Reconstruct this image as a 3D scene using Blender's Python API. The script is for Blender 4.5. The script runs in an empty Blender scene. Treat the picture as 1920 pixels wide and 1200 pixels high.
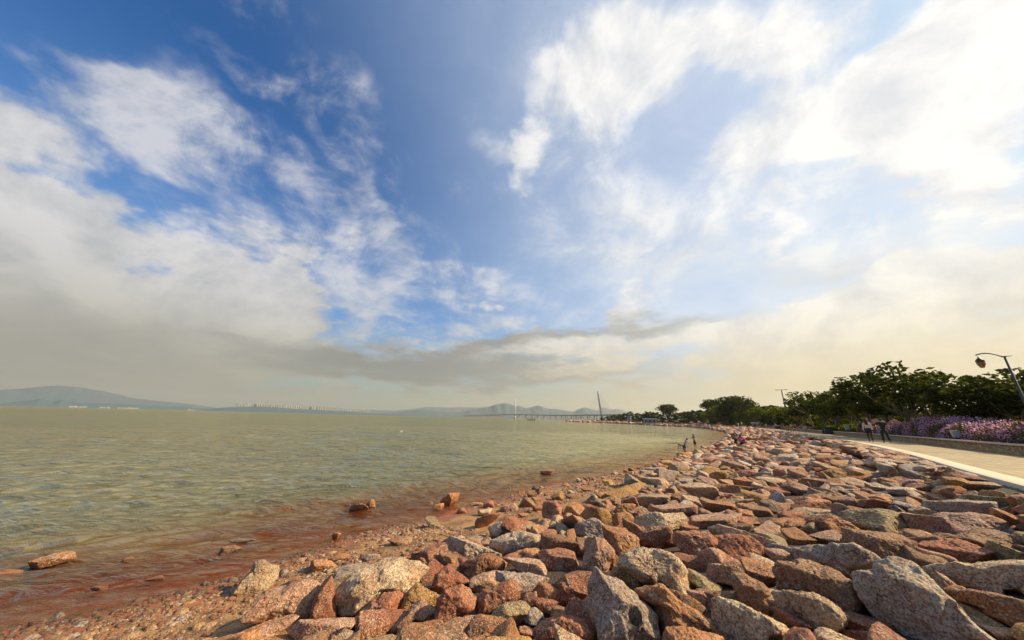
import bpy, math, random
import numpy as np
from mathutils import Vector, Matrix

scene = bpy.context.scene
COL = scene.collection
rad = math.radians

# ------------------------------------------------------------------ camera
CZ = 2.7                       # eye height above the water
FPX = 587.0                    # focal length in pixels of the 1920 px wide photograph
PITCH = math.atan(185 / 587.0)
ROLL = rad(1.5)
cf = Vector((0, math.cos(PITCH), math.sin(PITCH)))
r0 = Vector((1, 0, 0)); u0 = Vector((0, -math.sin(PITCH), math.cos(PITCH)))
cr = r0 * math.cos(ROLL) + u0 * math.sin(ROLL)
cu = -r0 * math.sin(ROLL) + u0 * math.cos(ROLL)
cam_data = bpy.data.cameras.new('camera')
cam_data.sensor_width = 36.0
cam_data.lens = 36.0 * FPX / 1920.0
cam_data.clip_start = 0.05
cam_data.clip_end = 60000
cam = bpy.data.objects.new('camera', cam_data)
COL.objects.link(cam)
M4 = Matrix((cr, cu, -cf)).transposed().to_4x4()
M4.translation = Vector((0, 0, CZ))
cam.matrix_world = M4
scene.camera = cam

# ------------------------------------------------------------------ light
SUN_AZ, SUN_EL = rad(92), rad(35)
sun_dir = Vector((math.sin(SUN_AZ) * math.cos(SUN_EL), math.cos(SUN_AZ) * math.cos(SUN_EL), math.sin(SUN_EL)))
sd = bpy.data.lights.new('sun', 'SUN')
sd.energy = 5.0
sd.angle = rad(1.6)
sd.color = (1.0, 0.82, 0.56)
sun = bpy.data.objects.new('sun', sd)
COL.objects.link(sun)
sun.rotation_euler = sun_dir.to_track_quat('Z', 'Y').to_euler()

scene.view_settings.view_transform = 'Standard'
scene.view_settings.look = 'None'
scene.view_settings.exposure = 0.55
scene.view_settings.gamma = 1.0
scene.view_settings.use_curve_mapping = False
cy = scene.cycles
cy.use_denoising = True
cy.max_bounces = 6
cy.diffuse_bounces = 3
cy.glossy_bounces = 2
cy.transmission_bounces = 3
cy.transparent_max_bounces = 8
cy.volume_bounces = 0
cy.caustics_reflective = False
cy.caustics_refractive = False

# ------------------------------------------------------------------ node helper
class NT:
    def __init__(self, tree):
        self.t = tree
    def n(self, kind, **kw):
        nd = self.t.nodes.new(kind)
        ins = kw.pop('ins', {})
        for k, v in kw.items():
            setattr(nd, k, v)
        for k, v in ins.items():
            s = nd.inputs[k]
            if isinstance(v, bpy.types.NodeSocket):
                self.t.links.new(v, s)
            else:
                s.default_value = v
        return nd
    def math(self, op, a, b=None, c=None, clamp=False):
        nd = self.t.nodes.new('ShaderNodeMath'); nd.operation = op; nd.use_clamp = clamp
        for i, v in enumerate((a, b, c)):
            if v is None: continue
            if isinstance(v, bpy.types.NodeSocket): self.t.links.new(v, nd.inputs[i])
            else: nd.inputs[i].default_value = v
        return nd.outputs[0]
    def vmath(self, op, a, b=None, out=0):
        nd = self.t.nodes.new('ShaderNodeVectorMath'); nd.operation = op
        for i, v in enumerate((a, b)):
            if v is None: continue
            if isinstance(v, bpy.types.NodeSocket): self.t.links.new(v, nd.inputs[i])
            elif op == 'SCALE' and i == 1: nd.inputs['Scale'].default_value = v
            else: nd.inputs[i].default_value = v
        return nd.outputs[out]
    def mix(self, fac, a, b, blend='MIX'):
        nd = self.t.nodes.new('ShaderNodeMix'); nd.data_type = 'RGBA'; nd.blend_type = blend
        nd.clamp_factor = True
        for s, v in ((nd.inputs[0], fac), (nd.inputs[6], a), (nd.inputs[7], b)):
            if isinstance(v, bpy.types.NodeSocket): self.t.links.new(v, s)
            elif isinstance(v, (tuple, list)): s.default_value = (v[0], v[1], v[2], 1)
            else: s.default_value = v
        return nd.outputs[2]
    def smooth(self, x, lo, hi, a=0.0, b=1.0):
        nd = self.t.nodes.new('ShaderNodeMapRange'); nd.interpolation_type = 'SMOOTHSTEP'
        self.t.links.new(x, nd.inputs[0])
        nd.inputs[1].default_value = lo; nd.inputs[2].default_value = hi
        nd.inputs[3].default_value = a; nd.inputs[4].default_value = b
        return nd.outputs[0]
    def noise(self, vec, scale, detail=4, rough=0.55, dist=0.0, color=False):
        nd = self.n('ShaderNodeTexNoise', ins={'Scale': scale, 'Detail': detail, 'Roughness': rough, 'Distortion': dist})
        if vec is not None: self.t.links.new(vec, nd.inputs['Vector'])
        return nd.outputs['Color' if color else 'Fac']

# ------------------------------------------------------------------ sky
def ray(px, py):
    d = cf * FPX + cr * (px - 960) - cu * (py - 600)
    return d.normalized()
def stereo(px, py):
    d = ray(px, py)
    return (d.x / (1 + d.y), d.z / (1 + d.y))

world = bpy.data.worlds.new('World')
scene.world = world
world.use_nodes = True
wt = world.node_tree
wt.nodes.clear()
W = NT(wt)
tc = W.n('ShaderNodeTexCoord')
direction = tc.outputs['Generated']
sep = W.n('ShaderNodeSeparateXYZ', ins={0: direction})
dx, dy, dz = sep.outputs
sky = W.n('ShaderNodeTexSky', sky_type='NISHITA', sun_disc=False, sun_elevation=SUN_EL, sun_rotation=SUN_AZ,
          altitude=0, air_density=1.0, dust_density=1.2, ozone_density=2.0)
den = W.math('ADD', dy, 1.02)
sx = W.math('DIVIDE', dx, den)
sz = W.math('DIVIDE', dz, den)
svec = W.n('ShaderNodeCombineXYZ', ins={0: sx, 1: sz, 2: 0.0}).outputs[0]
# cloud deck: plane coordinates give the natural crowding of clouds towards the horizon
zz = W.math('ADD', W.math('MAXIMUM', dz, 0.0), 0.14)
pvec = W.n('ShaderNodeCombineXYZ', ins={0: W.math('DIVIDE', dx, zz), 1: W.math('DIVIDE', dy, zz), 2: 0.0}).outputs[0]
warp1 = W.vmath('SCALE', W.vmath('SUBTRACT', W.noise(pvec, 1.3, 5, 0.6, color=True), (0.5, 0.5, 0.5)), 0.34)
warp2 = W.vmath('SCALE', W.vmath('SUBTRACT', W.noise(svec, 7.0, 4, 0.6, color=True), (0.5, 0.5, 0.5)), 0.10)
swarp = W.vmath('ADD', W.vmath('ADD', svec, warp1), warp2)

def blob(px, py, a, b, rot, weight, src=None):
    """soft elliptical patch of cloud in the sky, given by its direction, half axes and tilt"""
    c = stereo(px, py)
    t = rad(rot)
    e1 = stereo(px + a * math.cos(t), py + a * math.sin(t))
    e2 = stereo(px - b * math.sin(t), py + b * math.cos(t))
    va = (e1[0] - c[0], e1[1] - c[1]); vb = (e2[0] - c[0], e2[1] - c[1])
    la = math.hypot(*va); lb = math.hypot(*vb)
    mp = W.n('ShaderNodeMapping', vector_type='TEXTURE',
             ins={0: src or swarp, 1: (c[0], c[1], 0), 2: (0, 0, math.atan2(va[1], va[0])), 3: (la, lb, 1)})
    g = W.n('ShaderNodeTexGradient', gradient_type='SPHERICAL', ins={0: mp.outputs[0]})
    return W.math('MULTIPLY', g.outputs['Fac'], weight)
def total(lst):
    s = lst[0]
    for x in lst[1:]:
        s = W.math('ADD', s, x)
    return s
#            px    py    a    b   rot  weight
white = [(-60, 400, 420, 310, 55, 1.25), (40, 620, 700, 330, 6, 1.4), (440, 600, 330, 170, 20, .95), (560, 520, 160, 110, 40, .6), (60, 220, 200, 120, 40, .75),
         (630, 430, 70, 80, 0, .6), (800, 520, 110, 60, 0, .42),
         (1120, 190, 150, 190, 0, 1.05), (1180, 120, 190, 130, -20, .9), (1330, 50, 230, 130, 0, 1.15), (1500, 40, 170, 150, 0, .95), (985, 312, 62, 74, 0, .95), (925, 300, 60, 36, 0, .45),
         (1350, 350, 130, 130, 0, .85), (1500, 250, 240, 130, -25, 1.05), (1760, 190, 320, 200, 0, 1.25), (1850, 40, 260, 200, 0, 1.3), (1760, 340, 190, 70, 0, .8), (1580, 330, 220, 90, -10, .75),
         (1410, 450, 110, 42, -8, .75), (1900, 390, 200, 70, 0, .7), (1200, 548, 150, 46, -20, .6),
         (1500, 590, 460, 80, -7, 1.1), (1850, 560, 460, 120, -3, 1.3), (1150, 630, 360, 60, -8, 1.0), (1600, 690, 700, 140, 0, 1.4), (900, 680, 520, 80, 0, .9)]
wisps = [(330, 260, 240, 100, 35, 1.3), (240, 190, 200, 80, 20, 1.1), (470, 310, 220, 90, 50, 1.3), (655, 300, 90, 180, 5, 1.5), (520, 180, 130, 40, 40, 1.1), (500, 400, 240, 130, 50, 1.1),
         (640, 440, 130, 110, 0, 1.2), (700, 540, 280, 120, 10, 1.2), (850, 540, 170, 80, 0, .9), (1120, 470, 200, 60, -5, .8), (1300, 430, 240, 60, 0, .5), (1060, 560, 260, 60, -10, .7), (930, 300, 90, 60, 0, .8),
         (1180, 380, 300, 130, 0, .9), (1640, 430, 420, 110, -5, 1.1), (1430, 200, 260, 160, 0, .8), (1050, 120, 160, 120, 0, .5)]
grey = [(780, 690, 330, 55, 4, .95), (950, 640, 200, 34, -10, .9), (1200, 602, 260, 30, -9, .75), (200, 640, 700, 110, 3, .32), (1120, 700, 350, 36, -4, .5),
        (50, 560, 420, 140, 10, .14), (1560, 500, 300, 60, -6, .3), (1230, 480, 330, 90, 0, .16)]
Dw = total([blob(*b) for b in white])
gs = W.vmath('ADD', svec, W.vmath('SCALE', warp1, 0.45))
Ds = total([blob(*b) for b in wisps])
Dg = total([blob(*b, src=gs) for b in grey])
n_big = W.noise(pvec, 2.1, 9, 0.62, 0.25)
n_fine = W.noise(svec, 9.0, 9, 0.66, 0.4)
nn = W.math('ADD', W.math('MULTIPLY', n_big, 0.5), W.math('MULTIPLY', n_fine, 0.5))
ripple = W.math('MULTIPLY', W.math('SUBTRACT', nn, 0.5), 2.6)
dens = W.math('ADD', W.math('MULTIPLY', Dw, 1.0), ripple)
Aw = W.smooth(dens, 0.06, 0.84)
As = W.math('MULTIPLY', W.smooth(Ds, 0.0, 0.9), W.smooth(nn, 0.40, 0.62), clamp=True)
Aw = W.math('MAXIMUM', Aw, W.math('MULTIPLY', As, 0.82))
# relief: the same noise sampled a step towards the sun
sc0 = stereo(1960, 330)
off = W.vmath('ADD', svec, (0.035, 0.012, 0))
n_off = W.noise(off, 9.0, 6, 0.62, 0.4)
relief = W.math('SUBTRACT', n_fine, n_off)
# sun-side brightness
glow_dir = Vector((math.sin(rad(76)) * .85, math.cos(rad(76)) * .85, .53))
sdot = W.vmath('DOT_PRODUCT', direction, tuple(glow_dir), out=1)
near_sun = W.smooth(sdot, -0.02, 0.98)
K = 10.0   # radiance values below are multiplied by the world strength 0.1
def c3(r, g, b, k=K):
    return (r * k, g * k, b * k)
skycol = W.n('ShaderNodeHueSaturation', ins={'Saturation': 1.7, 'Value': .85, 'Color': sky.outputs[0]}).outputs[0]
skycol = W.mix(1.0, skycol, (0.05, 1.46, 1.68), 'MULTIPLY')
# thin high veil, denser low down and towards the sun
low = W.smooth(dz, 0.72, 0.10)
veil = W.math('MULTIPLY', W.math('ADD', W.math('MULTIPLY_ADD', low, 0.46, 0.0), W.math('MULTIPLY', near_sun, 1.0)), W.math('ADD', 0.75, W.math('MULTIPLY', ripple, 0.3)), clamp=True)
veilcol = W.mix(near_sun, c3(.50, .68, .92), c3(.76, .84, .95))
skycol = W.mix(veil, skycol, veilcol)
lit = W.mix(near_sun, c3(.76, .75, .78), c3(1.02, 1.01, .99))
shade = W.mix(near_sun, c3(.54, .56, .60), c3(.76, .78, .83))
tone = W.math('ADD', 0.60, W.math('ADD', W.math('MULTIPLY', relief, 3.6), W.math('MULTIPLY', W.math('SUBTRACT', n_big, .5), 1.6)), clamp=True)
cloudcol = W.mix(tone, shade, lit)
lowg = W.smooth(dz, 0.42, 0.10)
cloudcol = W.mix(W.math('MULTIPLY', lowg, 0.72), cloudcol, W.mix(1.0, W.mix(near_sun, c3(.56, .535, .465), c3(.82, .77, .63)), W.mix(tone, (.84, .85, .88), (1.1, 1.08, 1.03)), 'MULTIPLY'))
skycol = W.mix(Aw, skycol, cloudcol)
hor = W.smooth(dz, 0.27, 0.0)
skycol = W.mix(W.math('MULTIPLY', hor, 0.85), skycol, W.mix(W.smooth(dx, -0.7, 0.85), c3(.40, .365, .25), c3(.74, .56, .26)))
Ag = W.smooth(W.math('ADD', Dg, W.math('MULTIPLY', ripple, 0.22)), 0.0, 0.8)
skycol = W.mix(W.math('MULTIPLY', Ag, 0.9), skycol, W.mix(near_sun, c3(.25, .255, .245), c3(.50, .48, .42)))
bg = W.n('ShaderNodeBackground', ins={0: skycol, 1: 0.069})
wo = W.n('ShaderNodeOutputWorld', ins={0: bg.outputs[0]})

# ------------------------------------------------------------------ material helpers
def new_mat(name):
    m = bpy.data.materials.new(name); m.use_nodes = True
    m.node_tree.nodes.clear()
    t = NT(m.node_tree)
    out = t.n('ShaderNodeOutputMaterial')
    return m, t, out
def principled(t, out, **ins):
    p = t.n('ShaderNodeBsdfPrincipled', ins={k.replace('_', ' '): v for k, v in ins.items()})
    t.t.links.new(p.outputs[0], out.inputs[0])
    return p
MATS = {}
def flat(name, col, rough=0.7, metal=0.0, var=0.12, scale=8.0, bump=0.0):
    """plain painted / cloth / metal surface with slight mottling"""
    if name in MATS: return MATS[name]
    m, t, out = new_mat(name)
    g = t.n('ShaderNodeNewGeometry')
    nz = t.noise(g.outputs['Position'], scale, 4)
    v = t.math('ADD', 1.0 - var, t.math('MULTIPLY', nz, 2 * var))
    c = t.mix(1.0, (col[0], col[1], col[2]), t.n('ShaderNodeCombineXYZ', ins={0: v, 1: v, 2: v}).outputs[0], 'MULTIPLY')
    p = principled(t, out, Base_Color=c, Roughness=rough, Metallic=metal)
    if bump:
        b = t.n('ShaderNodeBump', ins={'Strength': bump, 'Distance': 0.02, 'Height': nz})
        t.t.links.new(b.outputs[0], p.inputs['Normal'])
    MATS[name] = m
    return m

# ------------------------------------------------------------------ object helpers
def tag(o, label=None, cat=None, group=None, kind=None):
    if label: o['label'] = label
    if cat: o['category'] = cat
    if group: o['group'] = group
    if kind: o['kind'] = kind
    return o
ORD = 'first second third fourth fifth sixth seventh eighth ninth tenth eleventh twelfth thirteenth fourteenth fifteenth sixteenth seventeenth eighteenth nineteenth twentieth'.split()
def ordn(n, total, a='left', b='right'):
    """place in a row counted from its nearer end"""
    m_ = n if n < total / 2 else total - 1 - n
    side = a if n < total / 2 else b
    w = ORD[m_] if m_ < 20 else 'twenty ' + ORD[m_ - 20]
    return w + ' from the ' + side + ' end'
def empty(name, loc=(0, 0, 0), rz=0.0):
    o = bpy.data.objects.new(name, None)
    o.location = loc; o.rotation_euler = (0, 0, rz)
    o.empty_display_size = 0.2
    COL.objects.link(o)
    return o
def mesh_obj(name, verts, faces, mat, parent=None, smooth=False, loc=None, attr=None, link=True):
    """verts (n,3); faces: list of tuples or an (m,k) array"""
    me = bpy.data.meshes.new(name)
    verts = np.asarray(verts, dtype=np.float32)
    if isinstance(faces, np.ndarray):
        k = faces.shape[1]; nf = faces.shape[0]
        me.vertices.add(len(verts)); me.vertices.foreach_set('co', verts.ravel())
        me.loops.add(nf * k); me.loops.foreach_set('vertex_index', faces.astype(np.int32).ravel())
        me.polygons.add(nf)
        me.polygons.foreach_set('loop_start', np.arange(0, nf * k, k, dtype=np.int32))
        me.polygons.foreach_set('loop_total', np.full(nf, k, dtype=np.int32))
        me.update(calc_edges=True)
    else:
        me.from_pydata(verts.tolist(), [], faces)
    if smooth:
        me.polygons.foreach_set('use_smooth', np.ones(len(me.polygons), dtype=bool))
    if attr:
        for an, arr in attr.items():
            arr = np.asarray(arr, dtype=np.float32)
            if arr.ndim == 2:
                if arr.shape[1] == 3: arr = np.concatenate([arr, np.ones((len(arr), 1), np.float32)], 1)
                a = me.attributes.new(an, 'FLOAT_COLOR', 'POINT'); a.data.foreach_set('color', arr.ravel())
            else:
                a = me.attributes.new(an, 'FLOAT', 'POINT'); a.data.foreach_set('value', arr)
    if mat is not None:
        for mm in (mat if isinstance(mat, (list, tuple)) else [mat]): me.materials.append(mm)
    me.update()
    if not link: return me
    o = bpy.data.objects.new(name, me)
    COL.objects.link(o)
    if parent: o.parent = parent
    if loc is not None: o.location = loc
    return o
class MB:
    """collects boxes, tubes, lathes as one mesh"""
    def __init__(self): self.v = []; self.f = []
    def add(self, vs, fs):
        b = len(self.v); self.v += [tuple(x) for x in vs]; self.f += [tuple(i + b for i in f) for f in fs]; return self
    def box(self, c, s, rz=0.0, taper=1.0, R=None):
        x, y, z = s[0] / 2, s[1] / 2, s[2] / 2
        vs = [(-x, -y, -z), (x, -y, -z), (x, y, -z), (-x, y, -z), (-x * taper, -y * taper, z), (x * taper, -y * taper, z), (x * taper, y * taper, z), (-x * taper, y * taper, z)]
        Rm = R if R is not None else Matrix.Rotation(rz, 3, 'Z')
        vs = [Rm @ Vector(v) + Vector(c) for v in vs]
        return self.add(vs, [(0, 3, 2, 1), (4, 5, 6, 7), (0, 1, 5, 4), (1, 2, 6, 5), (2, 3, 7, 6), (3, 0, 4, 7)])
    def tube(self, pts, rs, n=8, cap=True):
        pts = [Vector(p) for p in pts]
        if not hasattr(rs, '__len__'): rs = [rs] * len(pts)
        rings = []; up = None
        for i, p in enumerate(pts):
            d = (pts[min(i + 1, len(pts) - 1)] - pts[max(i - 1, 0)]).normalized()
            if up is None:
                up = Vector((0, 0, 1)) if abs(d.z) < 0.9 else Vector((1, 0, 0))
            a = d.cross(up).normalized(); b = a.cross(d).normalized(); up = b
            rings.append([p + (a * math.cos(2 * math.pi * k / n) + b * math.sin(2 * math.pi * k / n)) * rs[i] for k in range(n)])
        vs = [v for r_ in rings for v in r_]; fs = []
        for i in range(len(pts) - 1):
            for k in range(n):
                k2 = (k + 1) % n
                fs.append((i * n + k, i * n + k2, (i + 1) * n + k2, (i + 1) * n + k))
        if cap:
            fs.append(tuple(range(n - 1, -1, -1))); fs.append(tuple((len(pts) - 1) * n + k for k in range(n)))
        return self.add(vs, fs)
    def lathe(self, prof, c=(0, 0, 0), n=16):
        vs = [(c[0] + r * math.cos(2 * math.pi * k / n), c[1] + r * math.sin(2 * math.pi * k / n), c[2] + z) for r, z in prof for k in range(n)]
        fs = [(i * n + k, i * n + (k + 1) % n, (i + 1) * n + (k + 1) % n, (i + 1) * n + k) for i in range(len(prof) - 1) for k in range(n)]
        fs.append(tuple(range(n - 1, -1, -1))); fs.append(tuple((len(prof) - 1) * n + k for k in range(n)))
        return self.add(vs, fs)
    def build(self, name, mat, parent=None, smooth=False, loc=None):
        return mesh_obj(name, self.v, self.f, mat, parent, smooth, loc)

def snoise(P, freq, seed, octaves=3, gain=0.5, ridged=False):
    """cheap smooth numpy noise: sums of warped sines, P (n,3)"""
    rg = np.random.RandomState(seed)
    out = np.zeros(len(P)); amp = 1.0; f = freq; tot = 0
    for o in range(octaves):
        s = np.zeros(len(P))
        for _ in range(5):
            k = rg.normal(size=3); k /= np.linalg.norm(k); k *= f * rg.uniform(0.7, 1.4)
            k2 = rg.normal(size=3) * f * 0.6
            s += np.sin(P @ k + 1.3 * np.sin(P @ k2 + rg.uniform(0, 6.28)) + rg.uniform(0, 6.28))
        s /= 2.6
        out += amp * (1 - 2 * np.abs(s) if ridged else s)
        tot += amp; amp *= gain; f *= 2.1
    return out / tot

# ------------------------------------------------------------------ shore lines (metres; x right, y ahead of the camera)
WLINE = np.array([(-60, -60), (-22, -16), (-11, -1), (-6.22, 4.9), (-5.48, 5.38), (-4.52, 6.23), (-3.75, 8.32), (-2.19, 9.83), (-.03, 12.85), (3.5, 16.5),
                  (7.9, 20.5), (15.0, 29.2), (27.3, 44.4), (47.8, 72.5), (74.2, 113.6), (108, 178), (130.4, 230), (134, 286), (142.4, 390), (143.9, 537), (122, 583),
                  (118, 680), (150, 760), (420, 900), (16000, 2500)], float)
KLINE = np.array([(-40, -62), (-8, -14.5), (0, -4.7), (9.97, 6.66), (12.5, 9.5), (17.2, 14.6), (22.9, 21.4), (28.3, 28.6), (35.4, 38.4), (45.3, 52.4), (62.3, 77), (88, 117), (120, 168),
                  (150, 232), (158, 290), (168, 392), (170, 530), (150, 585), (146, 660), (180, 725), (430, 850), (16000, 2350)], float)
def sdist(P, L):
    """signed distance to polyline, positive to the right of its direction (inland)"""
    best = np.full(len(P), 1e18); sg = np.ones(len(P))
    for i in range(len(L) - 1):
        a, b = L[i], L[i + 1]; ab = b - a; l2 = ab @ ab
        ap = P - a
        t = np.clip((ap @ ab) / l2, 0, 1)
        q = ap - t[:, None] * ab
        d2 = (q ** 2).sum(1)
        cr_ = ap[:, 0] * ab[1] - ap[:, 1] * ab[0]
        m = d2 < best - 1e-9
        best[m] = d2[m]; sg[m] = np.sign(cr_[m] + 1e-12)
    return np.sqrt(best) * sg
def ground_raw(P):
    dw = sdist(P, WLINE); dk = sdist(P, KLINE)
    h = np.where(dw < 0, np.maximum(dw * 0.10, -1.6), 0.0)
    beach = np.minimum(dw, 2.2) / 2.2 * 0.26
    span = np.maximum(dw - dk - 2.2, 0.5)
    up = np.clip((dw - 2.2) / span, 0, 1)
    h = np.where(dw >= 0, beach + (1.40 - 0.26) * up, h)
    h = h + np.where((dk > -.9) & (dk <= 0), .24 * (1 + np.minimum(dk, 0) / .9), 0)
    h = np.where(dk > 0, 1.42 + np.minimum(dk * 1.0, 0.0), h)
    return h, dw, dk
def ground_at(x, y):
    h, _, _ = ground_raw(np.array([[x, y]], float))
    return float(h[0])
def pix_ground(px, py, dz_=0.0):
    d = ray(px, py); z = 0.8
    for _ in range(12):
        t = (z - CZ) / d.z
        x, y = d.x * t, d.y * t
        z = 0.5 * z + 0.5 * (max(ground_at(x, y), -0.03) + dz_)
    return x, y, z
def project(x, y, z):
    v = Vector((x, y, z - CZ)); w = v.dot(cf)
    return 960 + FPX * v.dot(cr) / w, 600 - FPX * v.dot(cu) / w, w

# ------------------------------------------------------------------ ground sheet
def polar(r_list, az_list):
    R, A = np.meshgrid(r_list, az_list, indexing='ij')
    P = np.stack([R * np.sin(A), R * np.cos(A)], -1).reshape(-1, 2)
    nr, na = len(r_list), len(az_list)
    i = np.arange(nr - 1)[:, None]; j = np.arange(na - 1)[None, :]
    a = i * na + j
    F = np.stack([a, a + 1, a + na + 1, a + na], -1).reshape(-1, 4)
    return P, F[:, ::-1]
def ext(r_lo, r_hi, ratio):
    out = [r_lo]
    while out[-1] < r_hi: out.append(out[-1] * ratio)
    return np.array(out)
az_front = np.linspace(rad(-66), rad(66), 420)
az_all = np.concatenate([np.linspace(rad(-180), rad(-67), 40), az_front, np.linspace(rad(67), rad(180), 40)])
P, F = polar(ext(0.4, 16000, 1.022), az_all)
h, dw, dk = ground_raw(P)
P3 = np.concatenate([P, h[:, None]], 1)
amp = np.where(dw > -3, 0.02, 0.05) * np.where(dk > 0, 0.2, 1)
h = h + amp * snoise(np.concatenate([P, np.zeros((len(P), 1))], 1), 2.2, 5, 4)
m, t, out = new_mat('shore_ground')
g = t.n('ShaderNodeNewGeometry'); pos = g.outputs['Position']
zsep = t.n('ShaderNodeSeparateXYZ', ins={0: pos}).outputs[2]
nz1 = t.noise(pos, 1.7, 6, 0.6); nz2 = t.noise(pos, 26, 4, 0.7)
wz = t.math('ADD', zsep, t.math('MULTIPLY', t.math('SUBTRACT', nz1, 0.5), 0.16))
vor = t.n('ShaderNodeTexVoronoi', ins={'Vector': pos, 'Scale': 38.0})
grit = t.mix(t.smooth(vor.outputs['Distance'], 0.1, 0.5), t.mix(t.n('ShaderNodeSeparateColor', ins={0: vor.outputs['Color']}).outputs[0], (.55, .40, .22), (.16, .07, .03)), (.20, .09, .035))
dry = t.mix(nz2, (.30, .145, .05), (.54, .31, .12))
dry = t.mix(t.smooth(nz1, 0.42, 0.58), dry, grit)
wet = t.mix(nz1, (.24, .060, .020), (.46, .140, .040))
c = t.mix(t.smooth(wz, 0.0, 0.13), wet, dry)
c = t.mix(t.smooth(zsep, -0.3, -0.7), c, (.16, .12, .055))
c = t.mix(t.smooth(zsep, 0.30, 0.5), c, (.085, .05, .03))  # dark brown up the slope, shade of the rock gaps put into the colour
c = t.mix(t.smooth(zsep, 1.38, 1.42), c, (.10, .09, .045))
p = principled(t, out, Base_Color=c, Roughness=t.smooth(wz, 0.0, 0.12, 0.25, 0.9))
b = t.n('ShaderNodeBump', ins={'Strength': 0.6, 'Distance': 0.03, 'Height': t.math('ADD', nz2, vor.outputs['Distance'])})
t.t.links.new(b.outputs[0], p.inputs['Normal'])
MATS['ground'] = m
tag(mesh_obj('ground', np.concatenate([P, h[:, None]], 1), F, m, smooth=True), kind='structure')

# ------------------------------------------------------------------ water
az_w = np.concatenate([np.linspace(rad(-180), rad(-66), 24)[:-1], np.linspace(rad(-66), rad(62), 760)])
rw = np.concatenate([ext(2.5, 90, 1.0085), ext(92, 16000, 1.06)])
P, F = polar(rw, az_w)
rr = np.hypot(P[:, 0], P[:, 1])
gh, dw, dk = ground_raw(P)
keep = dw < 0.6
# waves: trains of short crests running to the shore, fading where the water gets thin
rg = np.random.RandomState(3)
ZW = np.zeros(len(P))
warpx = 0.6 * snoise(np.c_[P * 0.35, np.zeros(len(P))], 1.0, 11, 2)
for i in range(26):
    lam = 0.28 * (1.19 ** (i % 13)) * rg.uniform(0.9, 1.1)
    th = rad(118) + rg.normal() * 0.42
    k = 2 * math.pi / lam
    ph = (P[:, 0] * math.cos(th) + P[:, 1] * math.sin(th)) * k + rg.uniform(0, 6.28) + warpx * k * 0.25
    a_ = 0.0125 * lam ** 0.75
    s = np.sin(ph)
    env = np.clip(0.6 + 0.9 * snoise(np.c_[P, np.zeros(len(P))], 2.2 / (lam * 6), 50 + i, 1), 0, 2)
    res = np.clip((lam - rr * 0.0085 * 2.5) / (lam * 0.4), 0, 1)
    ZW += a_ * (s + 0.25 * np.cos(2 * ph)) * res * env
ZW *= np.clip((-gh) / 0.12, 0.18, 1.0)
used = keep[F].any(1)
F = F[used]
idx = np.unique(F); remap = np.full(len(P), -1); remap[idx] = np.arange(len(idx)); F = remap[F]
Pw = np.c_[P, ZW][idx]
m, t, out = new_mat('bay_water')
g = t.n('ShaderNodeNewGeometry'); pos = g.outputs['Position']
dep = t.n('ShaderNodeAttribute', attribute_name='depth').outputs['Fac']
mp = t.n('ShaderNodeMapping', ins={0: pos, 2: (0, 0, rad(28)), 3: (0.8, 2.0, 1.0)})
w1 = t.noise(mp.outputs[0], 2.4, 5, 0.62, 0.6)
w2 = t.noise(mp.outputs[0], 0.35, 4, 0.6, 0.5)
w3 = t.noise(pos, 0.012, 4, 0.6)
w4 = t.noise(mp.outputs[0], 0.09, 3, 0.6, 0.4)
hgt = t.math('ADD', t.math('ADD', t.math('MULTIPLY', w1, 0.12), t.math('MULTIPLY', w2, 0.42)), t.math('ADD', t.math('MULTIPLY', w4, 1.6), t.math('MULTIPLY', t.noise(mp.outputs[0], .022, 3, .6, .4), 4.0)))
bmp = t.n('ShaderNodeBump', ins={'Strength': 1.0, 'Distance': 1.0, 'Height': t.math('MULTIPLY', hgt, 1.25)})
nr = bmp.outputs[0]
gl = t.n('ShaderNodeBsdfGlossy', ins={'Color': (1, .87, .52, 1), 'Roughness': 0.07, 'Normal': nr})
murk = t.n('ShaderNodeBsdfDiffuse', ins={'Color': t.mix(t.smooth(dep, .06, .62), (.21, .066, .018), t.mix(w3, (.094, .076, .027), (.118, .094, .033))), 'Normal': nr})
clear = t.n('ShaderNodeBsdfTransparent', ins={0: (.80, .66, .46, 1)})
body = t.n('ShaderNodeMixShader', ins={0: t.smooth(dep, 0.0, 0.42, 0.0, 1.0), 1: clear.outputs[0], 2: murk.outputs[0]})
fr = t.n('ShaderNodeFresnel', ins={'IOR': 1.22, 'Normal': nr})
fin = t.n('ShaderNodeMixShader', ins={0: t.math('MULTIPLY', fr.outputs[0], t.smooth(dep, 0.0, .9, .42, .80)), 1: body.outputs[0], 2: gl.outputs[0]})
t.t.links.new(fin.outputs[0], out.inputs[0])
tag(mesh_obj('water', Pw, F, m, smooth=True, attr={'depth': np.maximum(-gh, 0)[idx]}), kind='structure')
#@@PART2

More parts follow.
